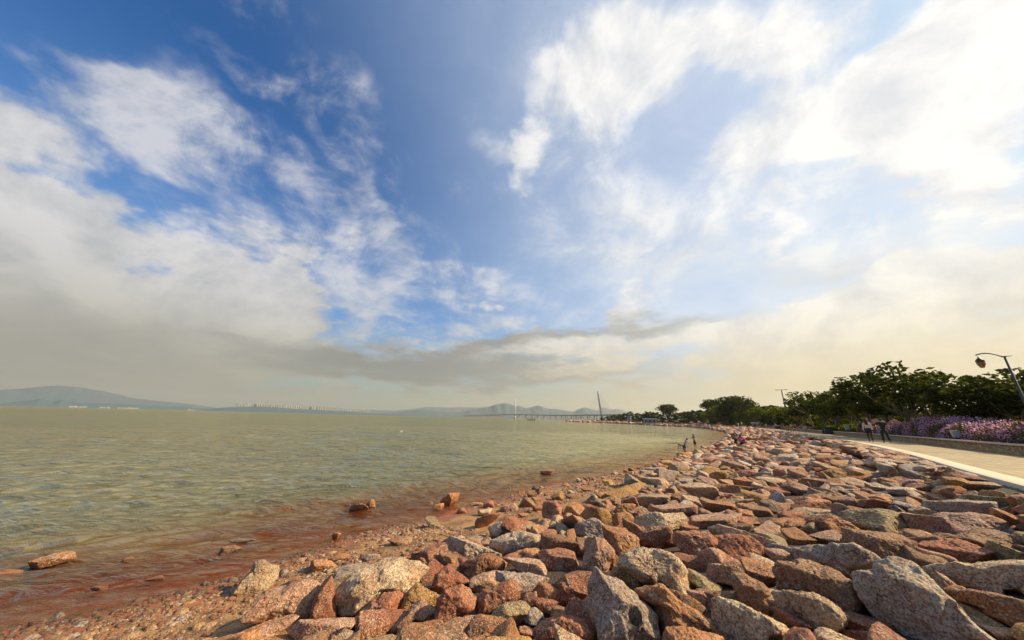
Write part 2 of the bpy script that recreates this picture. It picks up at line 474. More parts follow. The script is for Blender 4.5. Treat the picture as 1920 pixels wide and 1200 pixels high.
# ------------------------------------------------------------------ rocks
def icosphere(level):
    tphi = (1 + 5 ** .5) / 2
    v = [(-1, tphi, 0), (1, tphi, 0), (-1, -tphi, 0), (1, -tphi, 0), (0, -1, tphi), (0, 1, tphi), (0, -1, -tphi), (0, 1, -tphi), (tphi, 0, -1), (tphi, 0, 1), (-tphi, 0, -1), (-tphi, 0, 1)]
    f = [(0, 11, 5), (0, 5, 1), (0, 1, 7), (0, 7, 10), (0, 10, 11), (1, 5, 9), (5, 11, 4), (11, 10, 2), (10, 7, 6), (7, 1, 8), (3, 9, 4), (3, 4, 2), (3, 2, 6), (3, 6, 8), (3, 8, 9), (4, 9, 5), (2, 4, 11), (6, 2, 10), (8, 6, 7), (9, 8, 1)]
    v = [np.array(a) / np.linalg.norm(a) for a in v]
    for _ in range(level):
        cache = {}; nf = []
        def mid(a, b):
            k_ = (min(a, b), max(a, b))
            if k_ not in cache:
                q = v[a] + v[b]; v.append(q / np.linalg.norm(q)); cache[k_] = len(v) - 1
            return cache[k_]
        for a, b, c_ in f:
            ab, bc, ca = mid(a, b), mid(b, c_), mid(c_, a)
            nf += [(a, ab, ca), (b, bc, ab), (c_, ca, bc), (ab, bc, ca)]
        f = nf
    return np.array(v), np.array(f)
ICO = {k: icosphere(k) for k in (1, 2, 3, 4, 5)}

def rock_verts(seed, dims, level, round_=0.0, rough=1.0):
    rg = np.random.RandomState(seed)
    D, Fc = ICO[level]
    npl = rg.randint(5, 11)
    N = rg.normal(size=(npl, 3)); N /= np.linalg.norm(N, axis=1)[:, None]
    base = np.array([[0, 0, 1], [0, 0, -1], [1, 0, 0], [-1, 0, 0], [0, 1, 0], [0, -1, 0]], float) + rg.normal(size=(6, 3)) * 0.34
    base /= np.linalg.norm(base, axis=1)[:, None]
    N = np.concatenate([base, N])
    dist = np.concatenate([rg.uniform(0.62, 0.85, 6), rg.uniform(0.78, 1.08, npl)])
    p_ = 24 - 15 * round_
    c_ = np.maximum(D @ N.T, 1e-4) / dist
    r_ = (c_ ** p_).sum(1) ** (-1 / p_)
    V = D * r_[:, None]
    V /= (V.max(0) - V.min(0)) / 2
    V -= (V.max(0) + V.min(0)) / 2
    dims = np.array(dims)
    V = V * dims / 2
    if level >= 3:
        s = dims.mean()
        nrm = V / np.linalg.norm(V, axis=1)[:, None]
        d_ = 0.045 * s * snoise(V / s, 3.6, seed + 7, 3, 0.5) + 0.016 * s * snoise(V / s, 14.0, seed + 9, 3, 0.6, True)
        if level >= 4: d_ += 0.010 * s * snoise(V / s, 45, seed + 13, 2, 0.6, True)
        V = V + nrm * (d_ * rough)[:, None]
    elif level == 2:
        s = dims.mean()
        V = V + V / np.linalg.norm(V, axis=1)[:, None] * (0.05 * s * snoise(V / s, 5.0, seed + 7, 2))[:, None]
    return V, Fc
def rotm(yaw, tx=0.0, ty=0.0):
    return np.array((Matrix.Rotation(yaw, 3, 'Z') @ Matrix.Rotation(tx, 3, 'X') @ Matrix.Rotation(ty, 3, 'Y')))

TINT = {'R': (.52, .175, .075), 'O': (.62, .27, .080), 'P': (.67, .41, .26), 'T': (.77, .59, .34), 'B': (.39, .21, .085),
        'G': (.57, .52, .43), 'W': (.85, .75, .56), 'Y': (.62, .34, .045), 'D': (.12, .10, .06), 'L': (.47, .41, .18)}
CNAME = {'R': 'rust red', 'O': 'orange brown', 'P': 'pinkish', 'T': 'tan', 'B': 'dark brown', 'G': 'grey', 'W': 'pale cream', 'Y': 'yellow ochre', 'D': 'blackish', 'L': 'olive green'}
m, t, out = new_mat('granite')
g = t.n('ShaderNodeNewGeometry'); pos = g.outputs['Position']
tint = t.n('ShaderNodeAttribute', attribute_name='tint').outputs['Color']
n1 = t.noise(pos, 3.2, 5, 0.6); n2 = t.noise(pos, 11, 5, 0.65, 0.6); n3 = t.noise(pos, 90, 3, 0.7)
v1 = t.n('ShaderNodeTexVoronoi', ins={'Vector': pos, 'Scale': 75.0})
vs = t.n('ShaderNodeSeparateColor', ins={0: v1.outputs['Color']})
c = t.mix(t.smooth(n1, 0.35, 0.65), tint, t.mix(1.0, tint, (.72, .58, .50), 'MULTIPLY'))
c = t.mix(t.math('MULTIPLY', t.smooth(n2, 0.50, 0.68), 0.6), c, t.mix(0.5, tint, (.46, .175, .06)))
spk = t.smooth(t.noise(pos, 2.3, 3), .40, .62)
c = t.mix(t.math('MULTIPLY', t.smooth(n1, .60, .72), .5), c, (.60, .50, .34))
c = t.mix(t.math('MULTIPLY', t.smooth(t.noise(pos, 5.5, 6, .7), .58, .66), .55), c, t.mix(1.0, c, (.45, .38, .32), 'MULTIPLY'))
c = t.mix(t.math('MULTIPLY', t.smooth(vs.outputs[0], 0.60, 0.72), t.math('MULTIPLY_ADD', spk, .45, .15)), c, (.80, .67, .42))
c = t.mix(t.math('MULTIPLY', t.smooth(vs.outputs[1], 0.66, 0.76), 0.6), c, (.11, .055, .03))
c = t.mix(t.math('MULTIPLY', t.smooth(vs.outputs[2], 0.66, 0.72), 0.5), c, (.50, .17, .075))
zs = t.n('ShaderNodeSeparateXYZ', ins={0: pos}).outputs[2]
wetz = t.smooth(t.math('ADD', zs, t.math('MULTIPLY', t.math('SUBTRACT', n1, 0.5), 0.12)), 0.10, 0.02)
c = t.mix(t.math('MULTIPLY', wetz, 0.8), c, t.mix(1.0, c, (.42, .36, .28), 'MULTIPLY'))
crk = t.n('ShaderNodeTexVoronoi', feature='DISTANCE_TO_EDGE', ins={'Vector': t.vmath('ADD', pos, t.vmath('SCALE', t.noise(pos, 3.0, 4, .6, color=True), .5)), 'Scale': 2.6})
crm = t.math('MULTIPLY', t.smooth(crk.outputs['Distance'], .014, .002), t.smooth(n1, .42, .56))
c = t.mix(t.math('MULTIPLY', crm, .75), c, (.07, .04, .025))
p = principled(t, out, Base_Color=c, Roughness=t.math('SUBTRACT', 0.78, t.math('MULTIPLY', wetz, 0.45)))
hh = t.math('ADD', t.math('ADD', t.math('MULTIPLY', n2, 1.0), t.math('MULTIPLY', n3, 0.32)), t.math('MULTIPLY', t.noise(pos, 30, 4, 0.7), 0.75))
b = t.n('ShaderNodeBump', ins={'Strength': 1.0, 'Distance': 0.055, 'Height': t.math('SUBTRACT', hh, t.math('MULTIPLY', crm, .5))})
t.t.links.new(b.outputs[0], p.inputs['Normal'])
GRAN = m

HERO = """479 1085 78 66 -28 T;525 1131 142 76 -20 P;606 1125 50 88 90 R;708 1098 178 92 -24 T;490 1187 122 60 -10 P;604 1185 128 50 0 P;712 1138 88 80 -30 R;
716 1174 92 55 -20 R;785 1121 74 52 -30 Y;777 1152 88 70 -25 P;790 1190 96 52 0 O;843 1085 68 62 20 R;853 1133 80 84 0 R;904 1060 88 46 0 O;968 1019 98 50 -5 W;
939 993 44 30 -15 W;908 1093 50 40 0 P;935 1124 84 82 -20 R;979 1096 98 62 15 G;991 1064 76 34 0 P;971 1045 60 26 -20 R;1054 1024 70 44 0 B;1050 1053 74 46 10 R;
1060 1106 68 66 0 R;956 1153 72 46 -10 L;1004 1158 40 33 0 G;858 1181 56 48 0 P;927 1183 92 54 0 O;990 1130 31 39 0 R;1025 1137 37 30 0 R;1054 1180 112 62 0 R;
1097 1162 60 84 60 R;987 1188 28 26 0 R;1081 983 66 32 -15 P;1117 996 78 42 25 G;1123 1043 66 68 20 P;1165 1020 66 60 35 O;1122 970 60 36 0 Y;1171 980 44 35 0 O;
1229 1008 74 46 0 R;1237 980 96 36 0 T;1316 1022 112 56 15 R;1290 985 60 26 0 R;1375 1032 110 50 22 R;1404 1006 152 44 22 T;1225 1068 124 88 20 T;1171 1084 66 42 20 Y;
1167 1137 138 128 40 H;1268 1147 152 76 35 O;1312 1058 92 34 10 R;1342 1079 37 42 0 P;1319 1095 70 40 25 L;1317 1125 53 38 0 P;1408 1162 178 76 35 T;1323 1193 94 32 5 R;
1417 1114 88 74 45 B;1377 1080 62 60 40 B;1428 1075 82 38 30 O;1464 1050 54 40 30 P;1540 1094 168 86 30 B;1521 1144 152 72 24 T;1569 1046 182 56 18 G;1500 1170 86 36 28 R;
1517 1191 60 34 20 O;1625 1176 100 42 25 R;1615 1194 70 26 0 R;1498 1008 60 34 0 O;1560 1010 84 27 5 P;1571 991 112 30 20 O;1644 987 142 38 20 L;1660 1030 152 50 22 B;
1540 977 62 24 0 G;1438 991 54 26 0 P;1487 983 58 24 0 O;1402 977 44 17 0 R;1342 977 90 30 5 P;1722 1128 282 112 38 W;1832 1083 196 60 10 T;1874 1137 156 62 20 B;
1795 1035 132 40 12 R;1856 1020 150 46 8 B;1812 987 134 38 15 P;1739 987 72 40 25 P;1832 1162 116 34 25 L;1770 1095 54 38 40 P;1885 975 60 36 30 O;1884 1190 96 34 10 T;
1666 978 94 27 20 W;1802 962 132 42 10 G;1707 955 68 26 5 G;1645 948 74 24 5 R;1693 923 57 19 0 W;1650 915 52 19 0 W;1577 943 56 25 5 B;1517 945 78 25 0 R;1540 965 112 24 5 T;
1495 920 56 27 5 P;1535 906 62 19 0 B;1765 935 92 26 5 O;1865 940 92 21 3 L;1254 892 42 25 -10 G;1181 922 82 28 -10 Y;1312 923 76 33 5 T;1229 940 62 26 0 T;1266 958 76 25 0 P;
1425 934 78 25 12 Y;1350 950 72 26 5 O;1170 958 40 25 0 O;1348 896 33 23 0 Y;1450 951 50 20 20 D;1458 923 50 19 0 R;1371 907 42 16 0 P;1378 918 70 20 3 O;1275 938 33 23 0 O;
1156 942 34 19 0 B;813 983 30 28 0 L;913 977 40 32 -10 R;909 960 26 12 0 T;955 952 34 17 0 P;845 937 33 23 -15 O;821 950 21 12 0 O;866 958 18 13 0 R;916 946 18 15 0 R;
988 943 27 19 0 B;997 927 17 13 0 B;1026 886 25 10 5 R;1009 954 21 13 0 R;893 946 28 8 0 P;1008 1002 32 34 0 O;1038 987 29 17 0 L;1065 970 25 17 0 P;1010 940 23 15 0 B;
1045 931 21 18 0 Y;1072 931 23 15 0 B;97 1050 84 24 -12 O;18 1077 50 18 0 O;431 1033 40 18 -10 B;241 1049 22 10 0 O;291 1084 36 11 -5 R;185 1103 32 10 -5 O;455 1013 48 7 0 G;
672 953 34 15 -5 D;695 945 17 17 0 O;631 1005 17 12 0 O;605 1062 46 26 -10 O;697 1048 27 17 0 W;750 1015 42 19 0 B;1610 905 70 18 3 T;1700 905 60 14 3 P;1595 925 50 15 3 G;
1730 915 64 16 5 R;1450 903 60 17 0 T;1405 890 56 16 0 R;1480 880 54 13 0 P;1420 958 58 22 10 B;1620 960 60 18 10 R;1735 965 56 22 20 T;1840 912 80 16 5 T;1900 925 60 16 5 R;
560 1090 30 16 0 O;640 1045 34 14 0 O;520 1068 22 10 0 B;980 966 20 9 0 O;1095 952 30 14 0 R;1130 930 26 12 0 O;1100 918 22 11 0 B;1140 905 24 12 0 Y;1210 905 28 15 0 R;1290 905 34 16 0 G"""
OUTLINE = {
    (1167, 1137): [(1117, 1066),(1125, 1068),(1135, 1083),(1158, 1091),(1179, 1106),(1196, 1122),(1217, 1137),(1227, 1152),(1231, 1170),(1234, 1206),(1129, 1212),(1117, 1168),(1098, 1141),(1099, 1127),(1106, 1114),(1103, 1102),(1108, 1085)],
    (708, 1098): [(677, 1072),(712, 1054),(750, 1046),(775, 1052),(799, 1066),(783, 1089),(758, 1114),(702, 1122),(677, 1148),(650, 1148),(631, 1135),(629, 1114),(656, 1085)],
    (525, 1131): [(517, 1104),(546, 1095),(573, 1088),(592, 1098),(590, 1118),(579, 1168),(554, 1166),(546, 1158),(504, 1160),(458, 1166),(456, 1160),(483, 1133)],
    (606, 1125): [(620, 1083),(625, 1093),(630, 1160),(608, 1166),(580, 1168),(585, 1133),(600, 1102)],
    (479, 1085): [(492, 1049),(508, 1058),(522, 1063),(519, 1085),(498, 1106),(462, 1114),(435, 1116),(450, 1091),(469, 1072),(477, 1054)],
    (712, 1138): [(692, 1127),(717, 1114),(744, 1109),(754, 1114),(750, 1139),(733, 1164),(673, 1181),(669, 1164),(679, 1143)],
    (979, 1096): [(933, 1071),(950, 1074),(971, 1076),(998, 1079),(1027, 1085),(1012, 1110),(1000, 1133),(977, 1127),(950, 1093),(932, 1091)],
    (853, 1133): [(844, 1102),(865, 1095),(877, 1102),(891, 1125),(885, 1141),(867, 1160),(846, 1170),(825, 1186),(812, 1181),(817, 1148),(821, 1125)],
    (935, 1124): [(935, 1095),(956, 1086),(977, 1102),(975, 1125),(960, 1137),(929, 1148),(908, 1162),(894, 1158),(894, 1127),(906, 1106)],
    (843, 1085): [(838, 1059),(854, 1068),(877, 1085),(879, 1095),(846, 1102),(825, 1115),(810, 1102),(817, 1077)],
    (968, 1019): [(960, 998),(981, 998),(1012, 1004),(1015, 1029),(992, 1033),(967, 1042),(944, 1040),(921, 1025),(925, 1013)],
    (777, 1152): [(790, 1124),(800, 1133),(815, 1152),(812, 1172),(783, 1168),(762, 1179),(733, 1189),(729, 1181),(750, 1160),(773, 1135)],
    (904, 1060): [(877, 1050),(906, 1040),(935, 1046),(949, 1056),(940, 1072),(908, 1079),(883, 1083),(867, 1068),(862, 1060)],
    (785, 1121): [(781, 1095),(792, 1098),(823, 1116),(817, 1139),(804, 1139),(788, 1127),(769, 1141),(754, 1156),(746, 1148),(756, 1120)],
    (1225, 1068): [(1200, 1030),(1225, 1028),(1250, 1037),(1271, 1054),(1284, 1070),(1292, 1106),(1294, 1125),(1271, 1118),(1246, 1095),(1208, 1093),(1177, 1072),(1160, 1060),(1167, 1045),(1183, 1037)],
    (1268, 1147): [(1192, 1106),(1208, 1102),(1244, 1096),(1271, 1125),(1302, 1143),(1333, 1170),(1346, 1187),(1292, 1191),(1250, 1193),(1233, 1168),(1221, 1139),(1196, 1122)],
    (1123, 1043): [(1117, 1009),(1133, 1013),(1150, 1033),(1154, 1054),(1138, 1075),(1117, 1074),(1094, 1064),(1096, 1043),(1104, 1025)],
    (1054, 1180): [(1050, 1151),(1083, 1158),(1100, 1166),(1117, 1189),(1119, 1208),(1000, 1208),(1000, 1181),(1025, 1160)],
    (1060, 1106): [(1060, 1079),(1073, 1081),(1083, 1106),(1102, 1114),(1083, 1133),(1048, 1135),(1040, 1114),(1042, 1093)],
    (1229, 1008): [(1198, 1002),(1219, 989),(1254, 986),(1267, 1022),(1250, 1027),(1229, 1029),(1194, 1014)],
    (1316, 1022): [(1267, 998),(1302, 995),(1333, 1004),(1354, 1020),(1352, 1043),(1312, 1043),(1281, 1035),(1265, 1016)],
    (1408, 1162): [(1342, 1125),(1354, 1121),(1394, 1133),(1433, 1154),(1467, 1170),(1500, 1198),(1496, 1208),(1383, 1208),(1352, 1193),(1338, 1164)],
    (1417, 1114): [(1377, 1076),(1400, 1079),(1429, 1095),(1450, 1114),(1459, 1160),(1433, 1154),(1390, 1129),(1371, 1085)],
    (1521, 1144): [(1454, 1114),(1473, 1108),(1525, 1112),(1560, 1133),(1594, 1160),(1592, 1187),(1558, 1195),(1508, 1175),(1467, 1143)],
    (1540, 1094): [(1467, 1054),(1508, 1054),(1556, 1072),(1596, 1093),(1625, 1137),(1629, 1156),(1598, 1160),(1556, 1125),(1525, 1110),(1462, 1106),(1460, 1072)],
    (1404, 1006): [(1333, 991),(1352, 985),(1383, 993),(1417, 1002),(1450, 1014),(1467, 1031),(1473, 1039),(1433, 1033),(1383, 1010),(1342, 1006)],
    (1569, 1046): [(1488, 1029),(1529, 1022),(1596, 1021),(1633, 1037),(1658, 1055),(1612, 1077),(1610, 1098),(1556, 1068),(1492, 1048)],
    (1722, 1128): [(1610, 1079),(1658, 1055),(1693, 1056),(1724, 1068),(1753, 1091),(1785, 1129),(1828, 1175),(1872, 1206),(1724, 1208),(1666, 1181),(1645, 1154),(1637, 1137),(1614, 1102)],
    (1832, 1083): [(1741, 1064),(1766, 1058),(1832, 1055),(1916, 1052),(1958, 1068),(1958, 1118),(1916, 1120),(1832, 1106),(1770, 1087),(1741, 1077)],
    (1874, 1137): [(1787, 1125),(1799, 1108),(1822, 1106),(1853, 1110),(1920, 1125),(1937, 1148),(1926, 1179),(1905, 1181),(1853, 1154),(1812, 1135)],
}
heroes = []
for row in HERO.replace('\n', '').split(';'):
    a = row.split()
    if len(a) == 6: heroes.append((float(a[0]), float(a[1]), float(a[2]), float(a[3]), float(a[4]), a[5]))
SIZEW = [(0.35, 'small'), (0.7, 'middling'), (9, 'large')]
rocks = []        # records: x, y, z, dims, yaw, tilt, colour, seed
rnd = random.Random(12)
hero_xy = []
for i, (px, py, w, hp, rot, col) in enumerate(heroes):
    upright = rot >= 80
    H = 0.3
    x, y, z = pix_ground(px, py, 0.1)
    for _ in range(3):
        pr = project(x, y, z); dep = pr[2]
        al = math.atan2(CZ - z, math.hypot(x, y))
        if upright:
            L = w / FPX * dep; H = hp / FPX * dep; Wd = L * 0.9; yaw = -0.2
        else:
            # ends of the long axis laid on the slope give its true length and heading
            ct, st = math.cos(rad(rot)), math.sin(rad(rot))
            zc = z
            def onz(qx, qy):
                d = ray(qx, qy); tt = (zc - CZ) / d.z
                return np.array([d.x * tt, d.y * tt])
            e1 = onz(px - w / 2 * ct * .8, py - w / 2 * st * .8); e2 = onz(px + w / 2 * ct * .8, py + w / 2 * st * .8)
            L = np.linalg.norm(e2 - e1) / .8
            L = min(L, w / FPX * dep * 1.9)
            yaw = math.atan2(e2[1] - e1[1], e2[0] - e1[0])
            hw = hp / FPX * dep
            flatq = (0.34 if px > 1380 else .5) if w / hp > 1.7 else 0.75
            Wd = hw / (math.sin(al) + flatq * math.cos(al)) * 1.08
            Wd = min(Wd, L * 1.15)
            H = max(flatq * Wd, (hw - Wd * math.sin(al)) / math.cos(al))
        x, y, z = pix_ground(px, py, H * 0.30)
    gz = max(ground_at(x, y), 0.0)
    rocks.append(dict(x=x, y=y, z=gz + H * 0.30, dims=(L * 1.04, Wd * 1.04, H * 1.12), yaw=yaw, tx=rnd.gauss(0, .05), ty=rnd.gauss(0, .04), col=col, seed=100 + i, px=px, py=py, ppx=w, hero=True, gz=gz, w=w, hp=hp, rot=rot))
    hero_xy.append((x, y, L, Wd, yaw))

def in_hero(px, py, m_):
    """would a stone here crowd one of the traced stones?"""
    for a_ in heroes:
        o_ = OUTLINE.get((int(a_[0]), int(a_[1])))
        if o_ is not None:
            xs = [q[0] for q in o_]; ys = [q[1] for q in o_]
            cx_, cy_ = sum(xs) / len(xs), sum(ys) / len(ys); k_ = 1 + m_ / max(20, (max(xs) - min(xs)) / 2)
            x_, y_ = cx_ + (px - cx_) / k_, cy_ + (py - cy_) / k_
            ins = False; j_ = len(o_) - 1
            for i_ in range(len(o_)):
                if (o_[i_][1] > y_) != (o_[j_][1] > y_) and x_ < (o_[j_][0] - o_[i_][0]) * (y_ - o_[i_][1]) / (o_[j_][1] - o_[i_][1]) + o_[i_][0]: ins = not ins
                j_ = i_
            if ins: return True
        else:
            th_ = rad(a_[4]); u = (px - a_[0]) * math.cos(th_) + (py - a_[1]) * math.sin(th_); v = -(px - a_[0]) * math.sin(th_) + (py - a_[1]) * math.cos(th_)
            if (u / (a_[2] / 2 * .85 + m_)) ** 2 + (v / (a_[3] / 2 * .85 + m_)) ** 2 < 1: return True
    return False
# the rest of the slope: jittered rows of stones with the sizes seen in the photograph
rg = np.random.RandomState(77)
cand = []
def along(L_, s0, s1, step):
    """points along polyline L_ between arc lengths"""
    seg = np.linalg.norm(np.diff(L_, axis=0), axis=1); cum = np.r_[0, np.cumsum(seg)]
    s = s0; out_ = []
    while s < s1:
        i = min(np.searchsorted(cum, s, 'right') - 1, len(seg) - 1)
        f_ = (s - cum[i]) / seg[i]
        q = L_[i] + (L_[i + 1] - L_[i]) * f_
        out_.append((s, q, (L_[i + 1] - L_[i]) / seg[i]))
        s += step(s, q)
    return out_
def stepf(s, q):
    r = math.hypot(q[0], q[1])
    return 0.44 + 0.0042 * r
kseg = np.linalg.norm(np.diff(KLINE, axis=0), axis=1); kc = np.r_[0, np.cumsum(kseg)]
for s, q, tdir in along(KLINE, kc[2] - 6, kc[17] + 90, stepf):
    nrm = np.array([-tdir[1], tdir[0]])   # towards the water
    r = math.hypot(q[0], q[1]); st = 0.44 + 0.0042 * r
    o = 0.32
    while o < 34:
        pt = q + nrm * o + rg.uniform(-.28, .28, 2) * st
        cand.append((pt[0], pt[1], st * rg.choice([.62, .85, 1.0, 1.25, 1.5], p=[.2, .25, .25, .2, .1])))
        o += st * 0.88
cand = np.array(cand)
gh_, dwc, dkc = ground_raw(cand[:, :2])
rdist = np.hypot(cand[:, 0], cand[:, 1])
beachw = np.interp(rdist, [5.3, 6.4, 7.2, 10.4, 15, 21, 28, 60], [2.5, 2.3, 3.1, 3.7, 2.6, 1.5, 1.0, 0.3])
ok = (dwc > beachw + rg.uniform(-.3, .4, len(cand))) & (dkc < -0.22) & ((cand[:, 1] > 0.6) | (cand[:, 0] > 2))
# keep the stones the camera could not reasonably stand in
ok &= rdist > 1.3
for (hx, hy, L, Wd, yaw) in hero_xy:
    ddx, ddy = cand[:, 0] - hx, cand[:, 1] - hy
    u = (ddx * math.cos(yaw) + ddy * math.sin(yaw)) / (L / 2 + cand[:, 2] * .16); v = (-ddx * math.sin(yaw) + ddy * math.cos(yaw)) / (Wd / 2 + cand[:, 2] * .16)
    ok &= (u * u + v * v) > 1.0
cand = cand[ok]; gh_ = gh_[ok]; rdist = rdist[ok]; dkk = dkc[ok]
cols = rg.choice(list('RRRROOPPPPTTTBBGWWY'), len(cand))
for i, (x, y, s) in enumerate(cand):
    if rdist[i] < 24:
        pr = project(x, y, gh_[i] + s * .25)
        if pr[2] > .3 and in_hero(pr[0], pr[1], .14 * s / pr[2] * FPX): continue
    near = any(math.hypot(x - hx, y - hy) < 0.75 * max(L, Wd) for hx, hy, L, Wd, _ in hero_xy) if rdist[i] < 22 else False
    sc_ = 0.62 if near else 1.0
    el = rg.uniform(1.0, 1.7)
    L = s * sc_ * el ** .5 * 1.12; Wd = s * sc_ / el ** .5 * 1.12; H = min(L, Wd) * rg.uniform(.5, .95) * (1 if dkk[i] < -2 else .7)
    pr = project(x, y, gh_[i] + .2)
    rocks.append(dict(x=x, y=y, z=gh_[i] + H * (0.14 if near else .22) if dkk[i] < -1.3 else 1.74 - H * rg.uniform(.46, .58), dims=(L, Wd, H), yaw=rg.uniform(0, 6.28) if rg.rand() < .4 else rad(48) + rg.normal() * .5, tx=rg.normal() * .11, ty=rg.normal() * .11,
                      col=cols[i], seed=1000 + i, px=pr[0], py=pr[1], ppx=L / max(pr[2], .1) * FPX, hero=False, gz=gh_[i], behind=pr[2] < .3))
# small stones packed into the gaps between the big ones close to the path
for gx in np.arange(-6, 17, .27):
    for gy in np.arange(1.0, 20, .27):
        x, y = gx + rg.uniform(-.12, .12), gy + rg.uniform(-.12, .12)
        r = math.hypot(x, y)
        if r > 17 or (y < 2 and abs(x) < 1.0): continue
        cand2 = (x, y)
        fillp = (x, y, r)
        rocks.append(dict(x=x, y=y, fill=True, r=r))
fl_ = [q for q in rocks if q.get('fill')]; rocks = [q for q in rocks if not q.get('fill')]
fg, fdw, fdk = ground_raw(np.array([[q['x'], q['y']] for q in fl_]))
for q, g_, a_, b_ in zip(fl_, fg, fdw, fdk):
    bw_ = np.interp(q['r'], [5.3, 6.4, 7.2, 10.4, 15, 21], [2.7, 2.5, 3.3, 3.9, 2.8, 1.7])
    if a_ < bw_ or b_ > -.2: continue
    sz = rg.uniform(.20, .42)
    pr = project(q['x'], q['y'], g_ + .1)
    if pr[2] > .3 and in_hero(pr[0], pr[1], .02 * sz / pr[2] * FPX): continue
    rocks.append(dict(x=q['x'], y=q['y'], z=g_ + sz * .05, dims=(sz * rg.uniform(1, 1.5), sz, sz * rg.uniform(.55, .9)), yaw=rg.uniform(0, 6.28), tx=rg.normal() * .25, ty=rg.normal() * .25, col=rg.choice(list('RROOPTBBGL')),
                      seed=20000 + len(rocks), px=pr[0], py=pr[1], ppx=sz / max(pr[2], .1) * FPX * .6, hero=False, gz=g_, behind=pr[2] < .3))
# stray stones along the waterline and in the shallows
for s, q, tdir in along(WLINE, 95, 420, lambda s, q: 0.16 + 0.008 * math.hypot(*q)):
    r = math.hypot(*q)
    if q[1] < 9: continue
    nrm = np.array([tdir[1], -tdir[0]])
    for _ in range(2 if r > 16 else 1):
        pt = q + nrm * (rg.uniform(-.1, 2.2) if rg.rand() < .9 else rg.uniform(-1.5, 0))
        sz = rg.uniform(.08, .30) * (1 + r * .004)
        if any(((pt[0] - hx) ** 2 + (pt[1] - hy) ** 2) < (L * .5) ** 2 for hx, hy, L, Wd, _ in hero_xy): continue
        gz = ground_at(*pt); pr = project(pt[0], pt[1], gz + .1)
        rocks.append(dict(x=pt[0], y=pt[1], z=gz + sz * .12, dims=(sz * 1.3, sz, sz * .7), yaw=rg.uniform(0, 6.28), tx=rg.normal() * .15, ty=rg.normal() * .15, col=rg.choice(list('ROBBDTPL')),
                          seed=9000 + int(s * 10), px=pr[0], py=pr[1], ppx=sz / max(pr[2], .1) * FPX, hero=False, gz=gz, behind=pr[2] < .3))

def make_rock(rc, level):
    V, Fc = rock_verts(rc['seed'], rc['dims'], level, round_=(rc['seed'] * 37 % 100) / 160.0)
    if rc['col'] == 'H':
        pass
    R = rotm(rc['yaw'], rc['tx'], rc['ty'])
    V = V @ R.T
    rgk = random.Random(rc['seed'])
    base = np.array(TINT['G' if rc['col'] == 'H' else rc['col']]) * rgk.uniform(.75, 1.25)
    if rc['col'] == 'H': base = np.array([.60, .52, .42])
    return V, Fc, base
def fit_hero(rc):
    """nudge a traced stone until its outline box sits where the photograph shows it; its size is its real size at that distance"""
    th_ = rad(rc['rot']); wt = 2 * math.hypot(rc['w'] / 2 * math.cos(th_), rc['hp'] / 2 * math.sin(th_)); ht = 2 * math.hypot(rc['w'] / 2 * math.sin(th_), rc['hp'] / 2 * math.cos(th_))
    if rc['rot'] >= 80: wt, ht = rc['w'], rc['hp']
    wt *= 1.12; ht *= 1.12
    qx, qy = rc['px'], rc['py']; L, Wd, H = rc['dims']
    for _ in range(6):
        V, _f = rock_verts(rc['seed'], (L, Wd, H), 2, round_=(rc['seed'] * 37 % 100) / 160.0)
        V = V @ rotm(rc['yaw'], rc['tx'], rc['ty']).T + np.array([rc['x'], rc['y'], rc['z'] - CZ])
        w_ = V @ np.array(cf); X = 960 + FPX * (V @ np.array(cr)) / w_; Y = 600 - FPX * (V @ np.array(cu)) / w_
        Y = np.minimum(Y, 1e4)
        gx, gy = X.max() - X.min(), Y.max() - Y.min(); mx, my = (X.max() + X.min()) / 2, (Y.max() + Y.min()) / 2
        fx = np.clip(wt / gx, .8, 1.25) ** .8; fy = np.clip(ht / gy, .8, 1.25) ** .8
        L *= fx; Wd *= (fx * fy) ** .5; H = min(H * fy, .9 * max(L, Wd) if rc['rot'] < 80 else 9)
        qx += np.clip(rc['px'] - mx, -25, 25) * .8; qy += np.clip(rc['py'] - my, -25, 25) * .8
        x, y, z = pix_ground(qx, qy, H * .30)
        rc['x'], rc['y'] = x, y; rc['gz'] = max(ground_at(x, y), 0.0); rc['z'] = rc['gz'] + H * .30
    rc['dims'] = (L, Wd, H)
